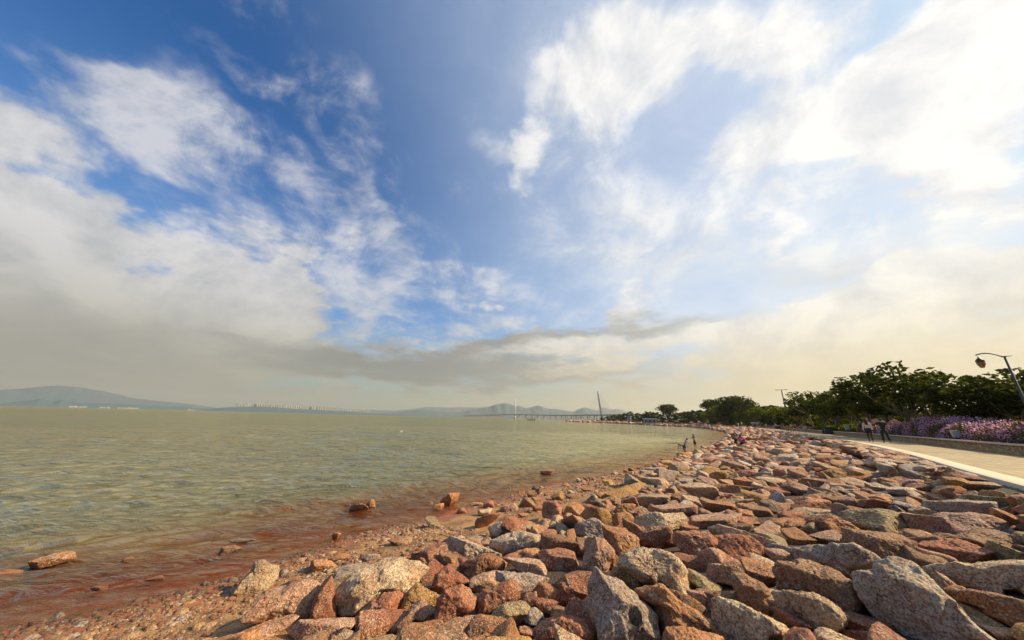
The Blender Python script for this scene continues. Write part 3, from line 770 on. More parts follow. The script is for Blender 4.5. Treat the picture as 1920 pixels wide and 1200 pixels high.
def outline_rock(rc, poly, level):
    """a stone with the traced outline as seen from the path, at its own distance, size and thickness, flat topped like the others"""
    rg = np.random.RandomState(rc['seed']); poly = np.array(poly, float)
    c = (poly.max(0) + poly.min(0)) / 2; ext_ = poly.max(0) - poly.min(0)
    bx = poly[poly[:, 1] > poly[:, 1].max() - .35 * ext_[1]][:, 0].mean()
    gx_, gy_, gz_ = pix_ground(bx, min(poly[:, 1].max() - .12 * ext_[1], 1260), 0.0)
    dl_ = []
    for q in poly:
        if q[1] > c[1] + .1 * ext_[1]:
            g3 = pix_ground(q[0], min(q[1], 1225), 0.0); dl_.append(math.dist(g3, (0, 0, CZ)))
    dg = .75 * min(dl_) + .25 * sum(dl_) / len(dl_); d = ray(*c)
    sz_ = dg * np.sqrt(ext_[0] * ext_[1]) / FPX * .8
    thick = sz_ * rg.uniform(.75, .95)
    dist_ = dg + thick * .12
    C0 = Vector((0, 0, CZ)) + d * dist_
    a_ = Vector((0, 0, 1)).cross(-d); a_ = (cr - d * cr.dot(d)).normalized(); b_ = a_.cross(d).normalized()
    if b_.dot(cu) < 0: b_ = -b_
    pl = []
    for q in poly:
        rq = ray(*q); t_ = dist_ / rq.dot(d); w_ = Vector((0, 0, CZ)) + rq * t_ - C0
        pl.append((w_.dot(a_), w_.dot(b_)))
    pl = np.array(pl) * 1.09
    D, Fc = ICO[level]
    N = rg.normal(size=(9, 3)); N /= np.linalg.norm(N, axis=1)[:, None]
    base = np.array([[0, 0, 1], [0, 0, -1], -np.array(d), [.8, -.2, .5], [-.8, -.3, .3], [.1, .9, .3], [.5, -.7, -.1]], float) + rg.normal(size=(7, 3)) * .18
    base /= np.linalg.norm(base, axis=1)[:, None]
    N = np.concatenate([base, N]); ds = np.concatenate([[.52], rg.uniform(.6, .78, 6), rg.uniform(.75, 1.0, 9)])
    r_ = ((np.maximum(D @ N.T, 1e-4) / ds) ** 22).sum(1) ** (-1 / 22)
    V = D * r_[:, None]
    A, B, Cc = V @ np.array(a_), V @ np.array(b_), V @ np.array(d)
    ph = np.arctan2(B, A); R0 = np.hypot(A, B)
    bins = np.linspace(-math.pi, math.pi, 73); bi_ = np.clip(np.digitize(ph, bins) - 1, 0, 71)
    mxr = np.zeros(72); np.maximum.at(mxr, bi_, R0)
    for k in range(72):
        if mxr[k] == 0: mxr[k] = mxr[k - 1]
    mid = (bins[:-1] + bins[1:]) / 2
    mxs = np.interp(ph, np.r_[mid[-1] - 2 * math.pi, mid, mid[0] + 2 * math.pi], np.r_[mxr[-1], mxr, mxr[0]])
    # radius of the outline polygon in each direction
    def polyr(ang):
        out_ = np.zeros(len(ang)); ca, sa = np.cos(ang), np.sin(ang)
        for i in range(len(pl)):
            p0_, p1_ = pl[i], pl[(i + 1) % len(pl)]; e_ = p1_ - p0_
            den_ = ca * e_[1] - sa * e_[0]; den_ = np.where(abs(den_) < 1e-9, 1e-9, den_)
            t_ = (p0_[0] * e_[1] - p0_[1] * e_[0]) / den_; u_ = (p0_[0] * sa - p0_[1] * ca) / den_
            okk = (t_ > 0) & (u_ >= -1e-6) & (u_ <= 1 + 1e-6); out_ = np.where(okk, np.maximum(out_, t_), out_)
        return out_
    tab = np.linspace(-math.pi, math.pi, 361); pr_ = polyr(tab); pr_ = np.where(pr_ <= 0, np.median(pr_), pr_)
    kk = np.array([1, 2, 1.]) / 4; pr_ = np.convolve(np.r_[pr_[-2], pr_, pr_[1]], kk, 'valid')
    sc_ = np.interp(ph, tab, pr_) / mxs
    # keep the stretch smooth near the axis
    w0 = np.clip(R0 / mxs / .35, 0, 1); sc_ = sc_ * w0 + pr_.mean() / mxr.mean() * (1 - w0)
    A, B = A * sc_, B * sc_; Cc = Cc / np.abs(Cc).max() * thick / 2
    V = A[:, None] * np.array(a_) + B[:, None] * np.array(b_) + Cc[:, None] * np.array(d)
    s_ = sz_; nrm = V / np.linalg.norm(V, axis=1)[:, None]
    V = V + nrm * (.028 * s_ * snoise(V / s_, 4.0, rc['seed'] + 7, 3) + .020 * s_ * snoise(V / s_, 14., rc['seed'] + 9, 3, .6, True) + .006 * s_ * snoise(V / s_, 45., rc['seed'] + 13, 2, .6, True))[:, None]
    rc['x'], rc['y'], rc['z'] = C0
    return V, Fc
def vis(rc):
    if rc.get('behind'): return -1
    if not (-60 < rc['px'] < 1980 and 740 < rc['py'] < 1260): return -1
    return rc['ppx']
for rc in rocks:
    if rc['hero'] and (int(rc['px']), int(rc['py'])) not in OUTLINE: fit_hero(rc)
order = sorted(range(len(rocks)), key=lambda i: -(1e6 if rocks[i]['hero'] else vis(rocks[i])))
single = set(order[:300])
print('rocks', len(rocks))
sv, sf, st_, base_i = [], [], [], 0
singles = []
for i, rc in enumerate(rocks):
    if i in single:
        lvl = 5 if rc['ppx'] > 60 else 4 if rc['ppx'] > 26 else 3
        V, Fc, tn = make_rock(rc, lvl)
        okey = (int(rc['px']), int(rc['py']))
        if rc['hero'] and okey in OUTLINE: V, Fc = outline_rock(rc, OUTLINE[okey], lvl)
        if rc['col'] == 'H':
            # drilled blast hole on the side that faces the path of the camera
            D = (Vector((0, 0, CZ)) - Vector((rc['x'], rc['y'], rc['z']))).normalized()
            ax = (D * .55 + Vector((0, 0, 1)) * .75).normalized()
            hp_ = ray(1190, 1158)
            # where the sight line meets the surface: nearest vertex to that line
            O = np.array([-rc['x'], -rc['y'], CZ - rc['z']]); hd = np.array(hp_)
            rel = V - O; al_ = rel @ hd; dd = np.linalg.norm(rel - al_[:, None] * hd, axis=1)
            kk = np.where(dd < .03)[0]; kk = kk[np.argmin(al_[kk])]
            C0 = V[kk]; axn = np.array(ax)
            rel = V - C0; a2 = rel @ axn; rd = np.linalg.norm(rel - a2[:, None] * axn, axis=1)
            rH = 0.052
            msk = (rd < rH * 1.6) & (a2 > -.12)
            # pull vertices to a crisp rim, then sink the inside
            q = rel[msk] - a2[msk][:, None] * axn; rdm = rd[msk]
            inside = rdm < rH * 1.15
            newr = np.where(inside, np.minimum(rdm, rH * .92), np.maximum(rdm, rH * 1.0))
            q = q / np.maximum(rdm, 1e-5)[:, None] * newr[:, None]
            V[msk] = C0 + q + (a2[msk] - np.where(inside, .17, 0))[:, None] * axn
            rc['bump'] = 1
        o = mesh_obj('boulder', V, Fc, GRAN, smooth=True, loc=(rc['x'], rc['y'], rc['z']), attr={'tint': np.tile(tn, (len(V), 1))})
        rc['obj'] = o
        singles.append(rc)
    else:
        r = math.hypot(rc['x'], rc['y'])
        V, Fc, tn = make_rock(rc, 3 if r < 22 and not rc.get('behind') else 2 if r < 110 else 1)
        sv.append(V + np.array([rc['x'], rc['y'], rc['z']])); sf.append(Fc + base_i); st_.append(np.tile(tn, (len(V), 1))); base_i += len(V)
tag(mesh_obj('rubble', np.concatenate(sv), np.concatenate(sf), GRAN, smooth=True, attr={'tint': np.concatenate(st_)}), kind='stuff')

# labels that single each boulder out: look + size + where it lies next to a landmark stone
LAND = {(1167, 1137): 'the grey boulder with the drilled hole', (1722, 1128): 'the huge pale cream slab', (785, 1121): 'the yellow ochre boulder', (606, 1125): 'the upright red spike',
        (968, 1019): 'the cream boulder at the beach edge', (1225, 1068): 'the broad tan boulder', (1569, 1046): 'the long grey slab', (979, 1096): 'the dark grey wedge',
        (1802, 962): 'the big grey slab below the kerb', (1254, 892): 'the grey green boulder', (1122, 970): 'the domed ochre boulder', (1450, 951): 'the blackish stone',
        (97, 1050): 'the orange stone in the water', (1312, 923): 'the tan block mid slope', (813, 983): 'the squared olive stone', (672, 953): 'the black stone in the shallows',
        (1644, 987): 'the long olive slab', (1693, 923): 'the cream cobble', (1516, 945): 'the wide red slab', (479, 1085): 'the cream boulder by the waterline', (1404, 1006): 'the long tan slab'}
OWN = {(1167, 1137): 'grey pink boulder with a round drilled hole in its face', (1722, 1128): 'huge pale cream slab sloping down to the lower right corner', (785, 1121): 'yellow ochre boulder wedged behind red stones near the beach',
       (606, 1125): 'narrow rust red stone standing upright like a spike', (968, 1019): 'smooth cream boulder with flat top at the edge of the sand', (979, 1096): 'dark grey wedge shaped stone pointing down among red stones',
       (97, 1050): 'long orange stone breaking the water at far left', (18, 1077): 'orange stone in the shallows at the left edge of the picture', (672, 953): 'blackish block standing in the shallows beside an orange stone',
       (1026, 886): 'single red brown stone in open water off the rocks', (1450, 951): 'blackish wet looking stone under an ochre slab mid slope', (813, 983): 'squared olive stone alone at the waterline',
       (479, 1085): 'cream boulder alone on pebbles at the waterline', (708, 1098): 'large tan boulder leaning beside the sand and the red spike', (1122, 970): 'domed yellow ochre boulder at the top of the sand'}
def angular(a, b): return math.atan2(a[1] - b[1], a[0] - b[0])
seen = set()
singles.sort(key=lambda r: -r['ppx'])
for rc in singles:
    o = rc['obj']; key = (int(rc['px']), int(rc['py']))
    size = 'huge' if rc['ppx'] > 150 else 'big' if rc['ppx'] > 80 else 'medium' if rc['ppx'] > 45 else 'small' if rc['ppx'] > 25 else 'tiny'
    asp = rc['dims'][0] / rc['dims'][1]
    shp = 'long' if asp > 1.9 else 'flat' if rc['dims'][2] < rc['dims'][1] * .55 else 'blocky' if asp < 1.2 else 'angular'
    cn = CNAME['G' if rc['col'] == 'H' else rc['col']]
    lab = OWN.get(key)
    if lab is None or lab in seen:
        opts = []
        for (lx, ly), nm in LAND.items():
            if (lx, ly) == key: continue
            dd = math.hypot(rc['px'] - lx, (rc['py'] - ly) * 1.4)
            dxp, dyp = rc['px'] - lx, ly - rc['py']
            if abs(dxp) > 2.2 * abs(dyp): rel = 'right of' if dxp > 0 else 'left of'
            elif abs(dyp) > 2.2 * abs(dxp): rel = 'behind' if dyp > 0 else 'in front of'
            else: rel = ('behind and right of' if dxp > 0 else 'behind and left of') if dyp > 0 else ('in front and right of' if dxp > 0 else 'in front and left of')
            far = 'just ' if dd < 70 else '' if dd < 160 else 'well '
            opts.append((dd, far + rel + ' ' + nm))
        opts.sort()
        for dd, tx_ in opts:
            lab = f'{size} {shp} {cn} boulder {tx_}'
            if lab not in seen and len(lab.split()) <= 16: break
        else:
            lab = lab + ' again'
    seen.add(lab)
    tag(o, lab, 'boulder', 'granite boulders of the shore revetment')
# ------------------------------------------------------------------ promenade
BLINE = np.array([(-30, -62), (-2, -18), (12, 0.2), (22.6, 14.7), (32.3, 27.4), (41, 40), (45.9, 47.5), (60.9, 69), (80, 98), (105, 137), (137, 188), (163, 240), (172, 290), (184, 392), (187, 540), (166, 596),
                  (164, 655), (195, 712), (440, 835)], float)
PZ = 1.69
def resample(L_, s0, s1, step):
    return along(L_, s0, s1, step if callable(step) else (lambda s, q: step))
def nearest_on(L_, q):
    best = None
    for i in range(len(L_) - 1):
        a, b = L_[i], L_[i + 1]; ab = b - a; t_ = np.clip(((q - a) @ ab) / (ab @ ab), 0, 1); c_ = a + t_ * ab
        d2 = ((q - c_) ** 2).sum()
        if best is None or d2 < best[0]: best = (d2, c_)
    return best[1]
def smooth_line(L_, step=1.0, grow=0.02):
    """Catmull-Rom through the points so that long curves bend gently"""
    out_ = []
    for i in range(len(L_) - 1):
        p0 = L_[max(i - 1, 0)]; p1 = L_[i]; p2 = L_[i + 1]; p3 = L_[min(i + 2, len(L_) - 1)]
        n_ = max(2, int(np.linalg.norm(p2 - p1) / (step + grow * np.linalg.norm(p1))))
        for k in range(n_):
            t_ = k / n_
            out_.append(0.5 * ((2 * p1) + (-p0 + p2) * t_ + (2 * p0 - 5 * p1 + 4 * p2 - p3) * t_ ** 2 + (-p0 + 3 * p1 - 3 * p2 + p3) * t_ ** 3))
    out_.append(L_[-1])
    return np.array(out_)
KS = smooth_line(KLINE[:-1]); BS = smooth_line(BLINE)
def normals(L_):
    d = np.gradient(L_, axis=0); d /= np.linalg.norm(d, axis=1)[:, None]
    return np.c_[d[:, 1], -d[:, 0]]     # inland
KN = normals(KS); BN = normals(BS)
def strip_mesh(name, rows, mat, parent=None, smooth=False):
    """rows: list of (n,3) arrays joined side by side"""
    n_ = len(rows[0]); V = np.concatenate(rows)
    F_ = []
    for r_ in range(len(rows) - 1):
        a = np.arange(n_ - 1) + r_ * n_
        F_.append(np.stack([a, a + 1, a + 1 + n_, a + n_], -1))
    return mesh_obj(name, V, np.concatenate(F_)[:, ::-1], mat, parent, smooth)
def row(L_, N_, off, z):
    return np.c_[L_ + N_ * off, np.full(len(L_), z)]
# paving
m, t, out = new_mat('tan_paving')
g = t.n('ShaderNodeNewGeometry'); pos = g.outputs['Position']
mp = t.n('ShaderNodeMapping', ins={0: pos, 2: (0, 0, -rad(49))})
br = t.n('ShaderNodeTexBrick', ins={'Vector': mp.outputs[0], 'Color1': (.50, .385, .205, 1), 'Color2': (.39, .295, .15, 1), 'Mortar': (.20, .14, .075, 1), 'Scale': 1.0, 'Mortar Size': 0.016, 'Brick Width': 0.6, 'Row Height': 0.3})
nz = t.noise(pos, 0.6, 5)
c = t.mix(t.smooth(nz, 0.3, 0.7), br.outputs['Color'], t.mix(1.0, br.outputs['Color'], (.80, .78, .72), 'MULTIPLY'))
principled(t, out, Base_Color=c, Roughness=0.85)
near = np.array([nearest_on(BLINE, q) for q in KS + KN * 2])
pav = [np.c_[KS + KN * 0.5, np.full(len(KS), PZ)], np.c_[near + (near - KS) * 0.03, np.full(len(KS), PZ)]]
tag(strip_mesh('promenade', pav, m), kind='structure')
conc = flat('pale_concrete', (.50, .43, .30), 0.8, var=.10, scale=3.0, bump=.3)
tag(strip_mesh('kerb', [row(KS, KN, 0.0, 1.25), row(KS, KN, 0.0, PZ + .012), row(KS, KN, 0.03, PZ + .015), row(KS, KN, 0.50, PZ + .015), row(KS, KN, 0.50, PZ - .05)], conc), kind='structure')
# pale joint strip laid across the paving
dvec = np.array([.79, -.61]); pvn = np.array([.61, .79]); a0 = np.array([15.85, 12.55])
q = [a0, a0 + dvec * 6.2, a0 + dvec * 6.2 + pvn * .16, a0 + pvn * .16]
tag(mesh_obj('paving_strip', [(p_[0], p_[1], PZ + .005) for p_ in q], [(0, 1, 2, 3)], conc), kind='structure')

# stone walls behind the promenade
m, t, out = new_mat('ochre_stonework')
g = t.n('ShaderNodeNewGeometry'); pos = g.outputs['Position']
mp = t.n('ShaderNodeMapping', ins={0: pos, 3: (1, 1, 1.3)})
vo = t.n('ShaderNodeTexVoronoi', ins={'Vector': mp.outputs[0], 'Scale': 5.5}); ve = t.n('ShaderNodeTexVoronoi', feature='DISTANCE_TO_EDGE', ins={'Vector': mp.outputs[0], 'Scale': 5.5})
vsep = t.n('ShaderNodeSeparateColor', ins={0: vo.outputs['Color']})
c = t.mix(vsep.outputs[0], (.30, .17, .065), (.52, .36, .17))
c = t.mix(t.smooth(ve.outputs['Distance'], 0.0, 0.06), (.15, .10, .05), c)
p = principled(t, out, Base_Color=c, Roughness=0.9)
b = t.n('ShaderNodeBump', ins={'Strength': 0.8, 'Distance': 0.04, 'Height': t.smooth(ve.outputs['Distance'], 0, .12)}); t.t.links.new(b.outputs[0], p.inputs['Normal'])
STONE = m
cap_m = flat('pink_capstone', (.56, .40, .30), 0.7, var=.15, scale=6, bump=.2)
def wall(i0, i1, h, label):
    L_, N_ = BS[i0:i1], BN[i0:i1]
    e = empty('stone_wall', (*L_[0], PZ)); tag(e, label, 'wall', 'low stone walls behind the promenade')
    o_ = np.array([L_[0][0], L_[0][1], PZ])
    rows = [row(L_, N_, 0, PZ - .1), row(L_, N_, .02, PZ + h), row(L_, N_, .38, PZ + h), row(L_, N_, .38, PZ - .3)]
    strip_mesh('wall_body', [r - o_ for r in rows], STONE, e)
    rows = [row(L_, N_, -.05, PZ + h), row(L_, N_, -.05, PZ + h + .07), row(L_, N_, .43, PZ + h + .07), row(L_, N_, .43, PZ + h), row(L_, N_, -.05, PZ + h)]
    strip_mesh('capstone', [r - o_ for r in rows], cap_m, e)
bi = lambda x: int(np.argmin(np.abs(BS[:, 0] - x) + (BS[:, 1] < -30) * 1e3 + (BS[:, 1] > 300) * 1e3))
wall(bi(3), bi(45.2), 0.42, 'low ochre stone wall with pink capstone below the purple flower hedge, nearest the viewer')
wall(bi(47.6), bi(78), 0.42, 'low ochre stone wall beyond the black litter bin, behind the parked bicycles')
wall(bi(84), bi(160), 0.42, 'far low stone wall below the pink flower bed where people walk')

# ------------------------------------------------------------------ plants
def leaf_quads(C_, size, rg_, flat_=0.0, aspect=1.8):
    """one small leaf blade (quad) per centre C_ (n,3)"""
    n_ = len(C_)
    a = rg_.normal(size=(n_, 3)); a[:, 2] *= (1 - flat_) ; a /= np.linalg.norm(a, axis=1)[:, None]
    b_ = rg_.normal(size=(n_, 3)); b_ -= (b_ * a).sum(1)[:, None] * a; b_ /= np.linalg.norm(b_, axis=1)[:, None]
    s = (size * rg_.uniform(.6, 1.35, n_))[:, None]
    u = a * s * aspect / 2; v = b_ * s / 2
    V = np.stack([C_ - u, C_ - v * .9, C_ + u, C_ + v * .9], 1).reshape(-1, 3)
    F_ = np.arange(n_ * 4).reshape(-1, 4)
    return V, F_
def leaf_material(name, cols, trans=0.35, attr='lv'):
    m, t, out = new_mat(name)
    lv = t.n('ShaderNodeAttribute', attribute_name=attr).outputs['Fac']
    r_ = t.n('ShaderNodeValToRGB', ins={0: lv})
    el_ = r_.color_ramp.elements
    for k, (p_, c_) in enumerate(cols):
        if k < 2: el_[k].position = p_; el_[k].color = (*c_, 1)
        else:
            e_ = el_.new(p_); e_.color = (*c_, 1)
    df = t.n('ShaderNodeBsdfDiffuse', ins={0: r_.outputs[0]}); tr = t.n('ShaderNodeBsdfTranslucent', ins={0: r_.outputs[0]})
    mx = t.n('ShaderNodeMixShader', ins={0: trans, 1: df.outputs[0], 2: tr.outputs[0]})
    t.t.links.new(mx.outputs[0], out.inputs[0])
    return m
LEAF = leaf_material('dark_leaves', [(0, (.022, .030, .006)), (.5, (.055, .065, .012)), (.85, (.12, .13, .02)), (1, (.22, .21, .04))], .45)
LEAFY = leaf_material('lit_leaves', [(0, (.05, .06, .008)), (.5, (.15, .17, .018)), (1, (.34, .34, .04))], .55)  # lighter leaf tones, a sunlit look put into the colour
PURP = leaf_material('purple_blossom', [(0, (.46, .18, .32)), (.4, (.72, .36, .56)), (.8, (.86, .54, .70)), (1, (.92, .70, .76))], .4)
PINK = leaf_material('dusty_pink_blossom', [(0, (.20, .06, .07)), (.5, (.34, .13, .16)), (1, (.46, .22, .30))], .25)
REDF = leaf_material('red_blossom', [(0, (.35, .01, .02)), (1, (.70, .04, .06))], .25)
RUST = leaf_material('rust_blossom', [(0, (.14, .03, .012)), (1, (.30, .07, .025))], .25)
HEDG = leaf_material('hedge_leaves', [(0, (.06, .045, .016)), (.6, (.14, .10, .03)), (1, (.24, .18, .05))], .25)
m, t, out = new_mat('bark')
g = t.n('ShaderNodeNewGeometry')
nz = t.noise(t.n('ShaderNodeMapping', ins={0: g.outputs['Position'], 3: (8, 8, 2)}).outputs[0], 2.0, 5)
principled(t, out, Base_Color=t.mix(nz, (.07, .05, .03), (.22, .17, .11)), Roughness=0.9)
BARK = m
WOODP = flat('peeled_stake_wood', (.34, .27, .17), .8, var=.2, scale=12)

def crown_mesh(seed, H, R, base, top, n_cl, per, leaf, kind):
    rg_ = np.random.RandomState(seed)
    C_ = []
    zc = (base + top) / 2; hz_ = (top - base) / 2
    for _ in range(n_cl):
        for __ in range(50):
            p_ = rg_.uniform(-1, 1, 3); rr_ = np.linalg.norm(p_)
            if kind == 'umbrella':
                if p_[2] < -0.2 and math.hypot(p_[0], p_[1]) > .55: continue
            if rr_ < 1 and rr_ > (.35 if kind == 'open' else .25): break
        sc_ = 1 - 0.25 * max(0, -p_[2])
        C_.append((p_[0] * R * sc_, p_[1] * R * sc_, zc + p_[2] * hz_))
    C_ = np.array(C_)
    cr_ = R * (.15 if kind == 'open' else .22) * rg_.uniform(.6, 1.4, n_cl)
    k = np.repeat(np.arange(n_cl), per)
    off_ = rg_.normal(size=(len(k), 3)); off_ /= (np.linalg.norm(off_, axis=1)[:, None] + .3)
    P_ = C_[k] + off_ * cr_[k][:, None] * np.array([1, 1, .6]) * 1.25
    V, F_ = leaf_quads(P_, leaf, rg_, .3)
    lv = np.clip(rg_.normal(.35, .2, len(P_)) + rg_.uniform(-.15, .25, n_cl)[k], 0, 1)
    return V, F_, np.repeat(lv, 4), C_
def tree_proto(seed, H, R, base, n_cl, per, leaf, kind, trunk_r=.12, lean=.0, mat=None):
    V, F_, lv, C_ = crown_mesh(seed, H, R, base, H, n_cl, per, leaf, kind)
    cm = mesh_obj('crown', V, F_, mat or LEAF, attr={'lv': lv}, link=False)
    rg_ = random.Random(seed)
    mb = MB()
    fork = base * rg_.uniform(.55, .85) + .3
    p0 = (0, 0, -.3); p1 = (lean * .5, rg_.uniform(-.1, .1), fork * .5); p2 = (lean, rg_.uniform(-.15, .15), fork)
    mb.tube([p0, p1, p2], [trunk_r * 1.25, trunk_r, trunk_r * .8], 7)
    for k in rg_.sample(range(len(C_)), min(len(C_), 10 if kind != 'open' else 16)):
        c_ = C_[k]
        mid_ = (p2[0] * .5 + c_[0] * .5 + rg_.uniform(-.1, .1) * R, p2[1] * .5 + c_[1] * .5 + rg_.uniform(-.1, .1) * R, fork + (c_[2] - fork) * .42)
        mb.tube([p2, mid_, tuple(c_)], [trunk_r * .55, trunk_r * .32, trunk_r * .1], 5)
    me = bpy.data.meshes.new('trunk'); me.from_pydata(mb.v, [], mb.f); me.materials.append(BARK)
    return dict(H=H, crown=cm, trunk=me)
PROTO = {
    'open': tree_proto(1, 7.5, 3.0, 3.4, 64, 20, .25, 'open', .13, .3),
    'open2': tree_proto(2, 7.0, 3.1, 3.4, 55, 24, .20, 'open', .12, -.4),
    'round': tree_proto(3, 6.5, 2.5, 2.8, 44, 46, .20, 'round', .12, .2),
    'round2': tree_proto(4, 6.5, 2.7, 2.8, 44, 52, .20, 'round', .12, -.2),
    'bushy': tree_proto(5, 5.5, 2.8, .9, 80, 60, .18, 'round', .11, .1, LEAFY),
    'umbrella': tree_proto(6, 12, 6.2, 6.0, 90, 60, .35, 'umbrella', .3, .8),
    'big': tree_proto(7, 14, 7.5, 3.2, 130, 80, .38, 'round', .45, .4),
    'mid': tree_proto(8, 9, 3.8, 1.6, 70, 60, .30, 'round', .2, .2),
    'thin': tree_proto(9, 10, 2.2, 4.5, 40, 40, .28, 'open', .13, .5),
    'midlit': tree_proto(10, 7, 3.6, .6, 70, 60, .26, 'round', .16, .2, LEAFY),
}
def AT(px, R_, py=None):
    """ground position in the direction of an image column at distance R_"""
    hy = 785 + (px - 960) * .0262
    d = ray(px, hy if py is None else py)
    az = math.atan2(d.x, d.y)
    return R_ * math.sin(az), R_ * math.cos(az)
def top_z(px, py, R_):
    d = ray(px, py); return CZ + R_ * d.z / math.hypot(d.x, d.y)
KIND_LABEL = {'open': 'open crowned tree with sky showing through', 'open2': 'open crowned leaning tree with big leaf tufts', 'round': 'dense dark round crowned tree', 'round2': 'broad dark leafy tree',
              'bushy': 'bright green bushy tree', 'umbrella': 'flat topped umbrella shaped tree', 'big': 'large dark spreading tree', 'mid': 'dark green shore tree', 'thin': 'thin trunked tree with wispy crown', 'midlit': 'yellow green rounded tree'}
tree_no = {}
def tree(px, py, R_, kind, where, wscale=1.0, group='trees of the shore park'):
    x, y = AT(px, R_)
    zb = 1.42; H = top_z(px, py, R_) - zb
    pr_ = PROTO[kind]; s = H / pr_['H']
    e = empty('tree', (x, y, zb), random.Random(px * 7 + py).uniform(0, 6.28)); e.scale = (s * wscale, s * wscale, s)
    for nm in ('trunk', 'crown'):
        o = bpy.data.objects.new(nm, pr_[nm]); COL.objects.link(o); o.parent = e
    tag(e, ' '.join((KIND_LABEL[kind] + ' ' + where).split()[:16]), 'tree', group)
    return e
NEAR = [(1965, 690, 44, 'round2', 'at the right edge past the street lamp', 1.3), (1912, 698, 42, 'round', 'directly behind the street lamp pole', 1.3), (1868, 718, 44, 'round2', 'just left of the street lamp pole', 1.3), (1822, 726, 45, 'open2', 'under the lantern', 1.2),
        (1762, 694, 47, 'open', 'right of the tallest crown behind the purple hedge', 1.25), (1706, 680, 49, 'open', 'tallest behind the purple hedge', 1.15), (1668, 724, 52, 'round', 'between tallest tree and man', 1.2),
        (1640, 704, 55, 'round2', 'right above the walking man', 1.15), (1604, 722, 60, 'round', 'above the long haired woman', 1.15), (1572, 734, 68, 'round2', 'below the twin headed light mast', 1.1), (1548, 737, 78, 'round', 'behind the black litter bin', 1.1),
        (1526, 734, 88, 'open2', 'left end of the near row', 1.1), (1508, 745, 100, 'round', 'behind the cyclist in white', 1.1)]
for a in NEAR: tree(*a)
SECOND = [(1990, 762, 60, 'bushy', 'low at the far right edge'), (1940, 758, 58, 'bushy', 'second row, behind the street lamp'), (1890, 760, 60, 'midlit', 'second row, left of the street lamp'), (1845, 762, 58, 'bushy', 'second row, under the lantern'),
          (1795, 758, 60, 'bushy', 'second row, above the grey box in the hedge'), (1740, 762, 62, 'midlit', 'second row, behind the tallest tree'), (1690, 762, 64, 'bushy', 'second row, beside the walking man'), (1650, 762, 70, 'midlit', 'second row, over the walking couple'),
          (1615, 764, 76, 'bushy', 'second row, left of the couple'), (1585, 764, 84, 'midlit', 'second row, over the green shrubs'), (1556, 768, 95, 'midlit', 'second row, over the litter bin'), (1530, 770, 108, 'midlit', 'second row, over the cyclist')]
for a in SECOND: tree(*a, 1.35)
MIDT = [(1492, 758, 150, 'thin', 'right of the two light masts', 1.3), (1474, 760, 160, 'midlit', 'below the tall light mast', 1.3), (1455, 757, 175, 'thin', 'left of the tall light mast', 1.6), (1440, 762, 185, 'midlit', 'right of the large dark tree', 1.3),
        (1428, 758, 200, 'thin', 'beside the large dark tree', 1.5), (1410, 762, 210, 'mid', 'on the right flank of the large dark tree', 1.2), (1388, 743, 235, 'big', 'the widest on the middle shore', 1.15), (1368, 757, 240, 'midlit', 'in front of the large dark tree', 1.2),
        (1344, 750, 262, 'umbrella', 'with a ragged crown left of the large dark tree', .9), (1355, 768, 262, 'mid', 'under the ragged umbrella crown', 1.3), (1334, 770, 285, 'midlit', 'light one left of the ragged umbrella crown', 1.2),
        (1322, 768, 300, 'mid', 'second left of the ragged umbrella crown', 1.2), (1306, 769, 315, 'mid', 'third left of the ragged umbrella crown', 1.4), (1290, 771, 330, 'mid', 'midway between the two umbrella crowns', 1.4),
        (1276, 773, 340, 'mid', 'just right of the lone umbrella crown', 1.3), (1253, 759, 350, 'umbrella', 'the lone one above the far bank', 1.0), (1262, 776, 352, 'mid', 'under the lone umbrella crown', 1.3), (1243, 776, 365, 'mid', 'left foot of the lone umbrella crown', 1.4),
        (1230, 772, 380, 'mid', 'left of the lone umbrella crown', 1.1), (1218, 771, 390, 'mid', 'two left of the lone umbrella crown', 1.1), (1205, 776, 410, 'mid', 'above the small white building', 1.3), (1196, 773, 430, 'thin', 'spindly above the far bank', 1.2),
        (1184, 770, 450, 'thin', 'spindly above the grey pier block', 1.2), (1174, 774, 470, 'mid', 'right of the leaning bridge tower', 1.2), (1163, 776, 500, 'mid', 'near the far shore point', 1.3), (1152, 778, 530, 'mid', 'low on the far shore point', 1.4),
        (1141, 780, 560, 'mid', 'beside the bridge deck', 1.3), (1130, 782, 600, 'mid', 'lowest and leftmost on the far shore', 1.3), (1212, 778, 395, 'mid', 'behind the small white building', 1.4), (1190, 779, 440, 'mid', 'behind the grey pier block', 1.4), (1400, 770, 225, 'midlit', 'low at the foot of the large dark tree', 1.3), (1420, 768, 205, 'midlit', 'low between the light masts and the dark tree', 1.3),
        (1465, 768, 165, 'mid', 'low behind the red flower bed', 1.4), (1448, 770, 180, 'mid', 'low left of the red flower bed', 1.4), (1485, 766, 152, 'mid', 'low behind the parked bicycles', 1.4), (1378, 772, 245, 'mid', 'low under the large dark tree', 1.4), (1342, 776, 275, 'mid', 'low beside the light green tree', 1.4),
        (1515, 760, 130, 'mid', 'low and dark left of the near row', 1.3), (1504, 764, 140, 'midlit', 'low and light beside the near row', 1.3)]
for a in MIDT: tree(*a)
def stake(p0, p1, label):
    mb = MB().tube([(0, 0, 0), (p1[0] - p0[0], p1[1] - p0[1], p1[2] - p0[2])], [.045, .035], 6)
    o = mb.build('support_stake', WOODP, loc=p0); tag(o, label, 'stake', 'wooden stakes propping the near trees')
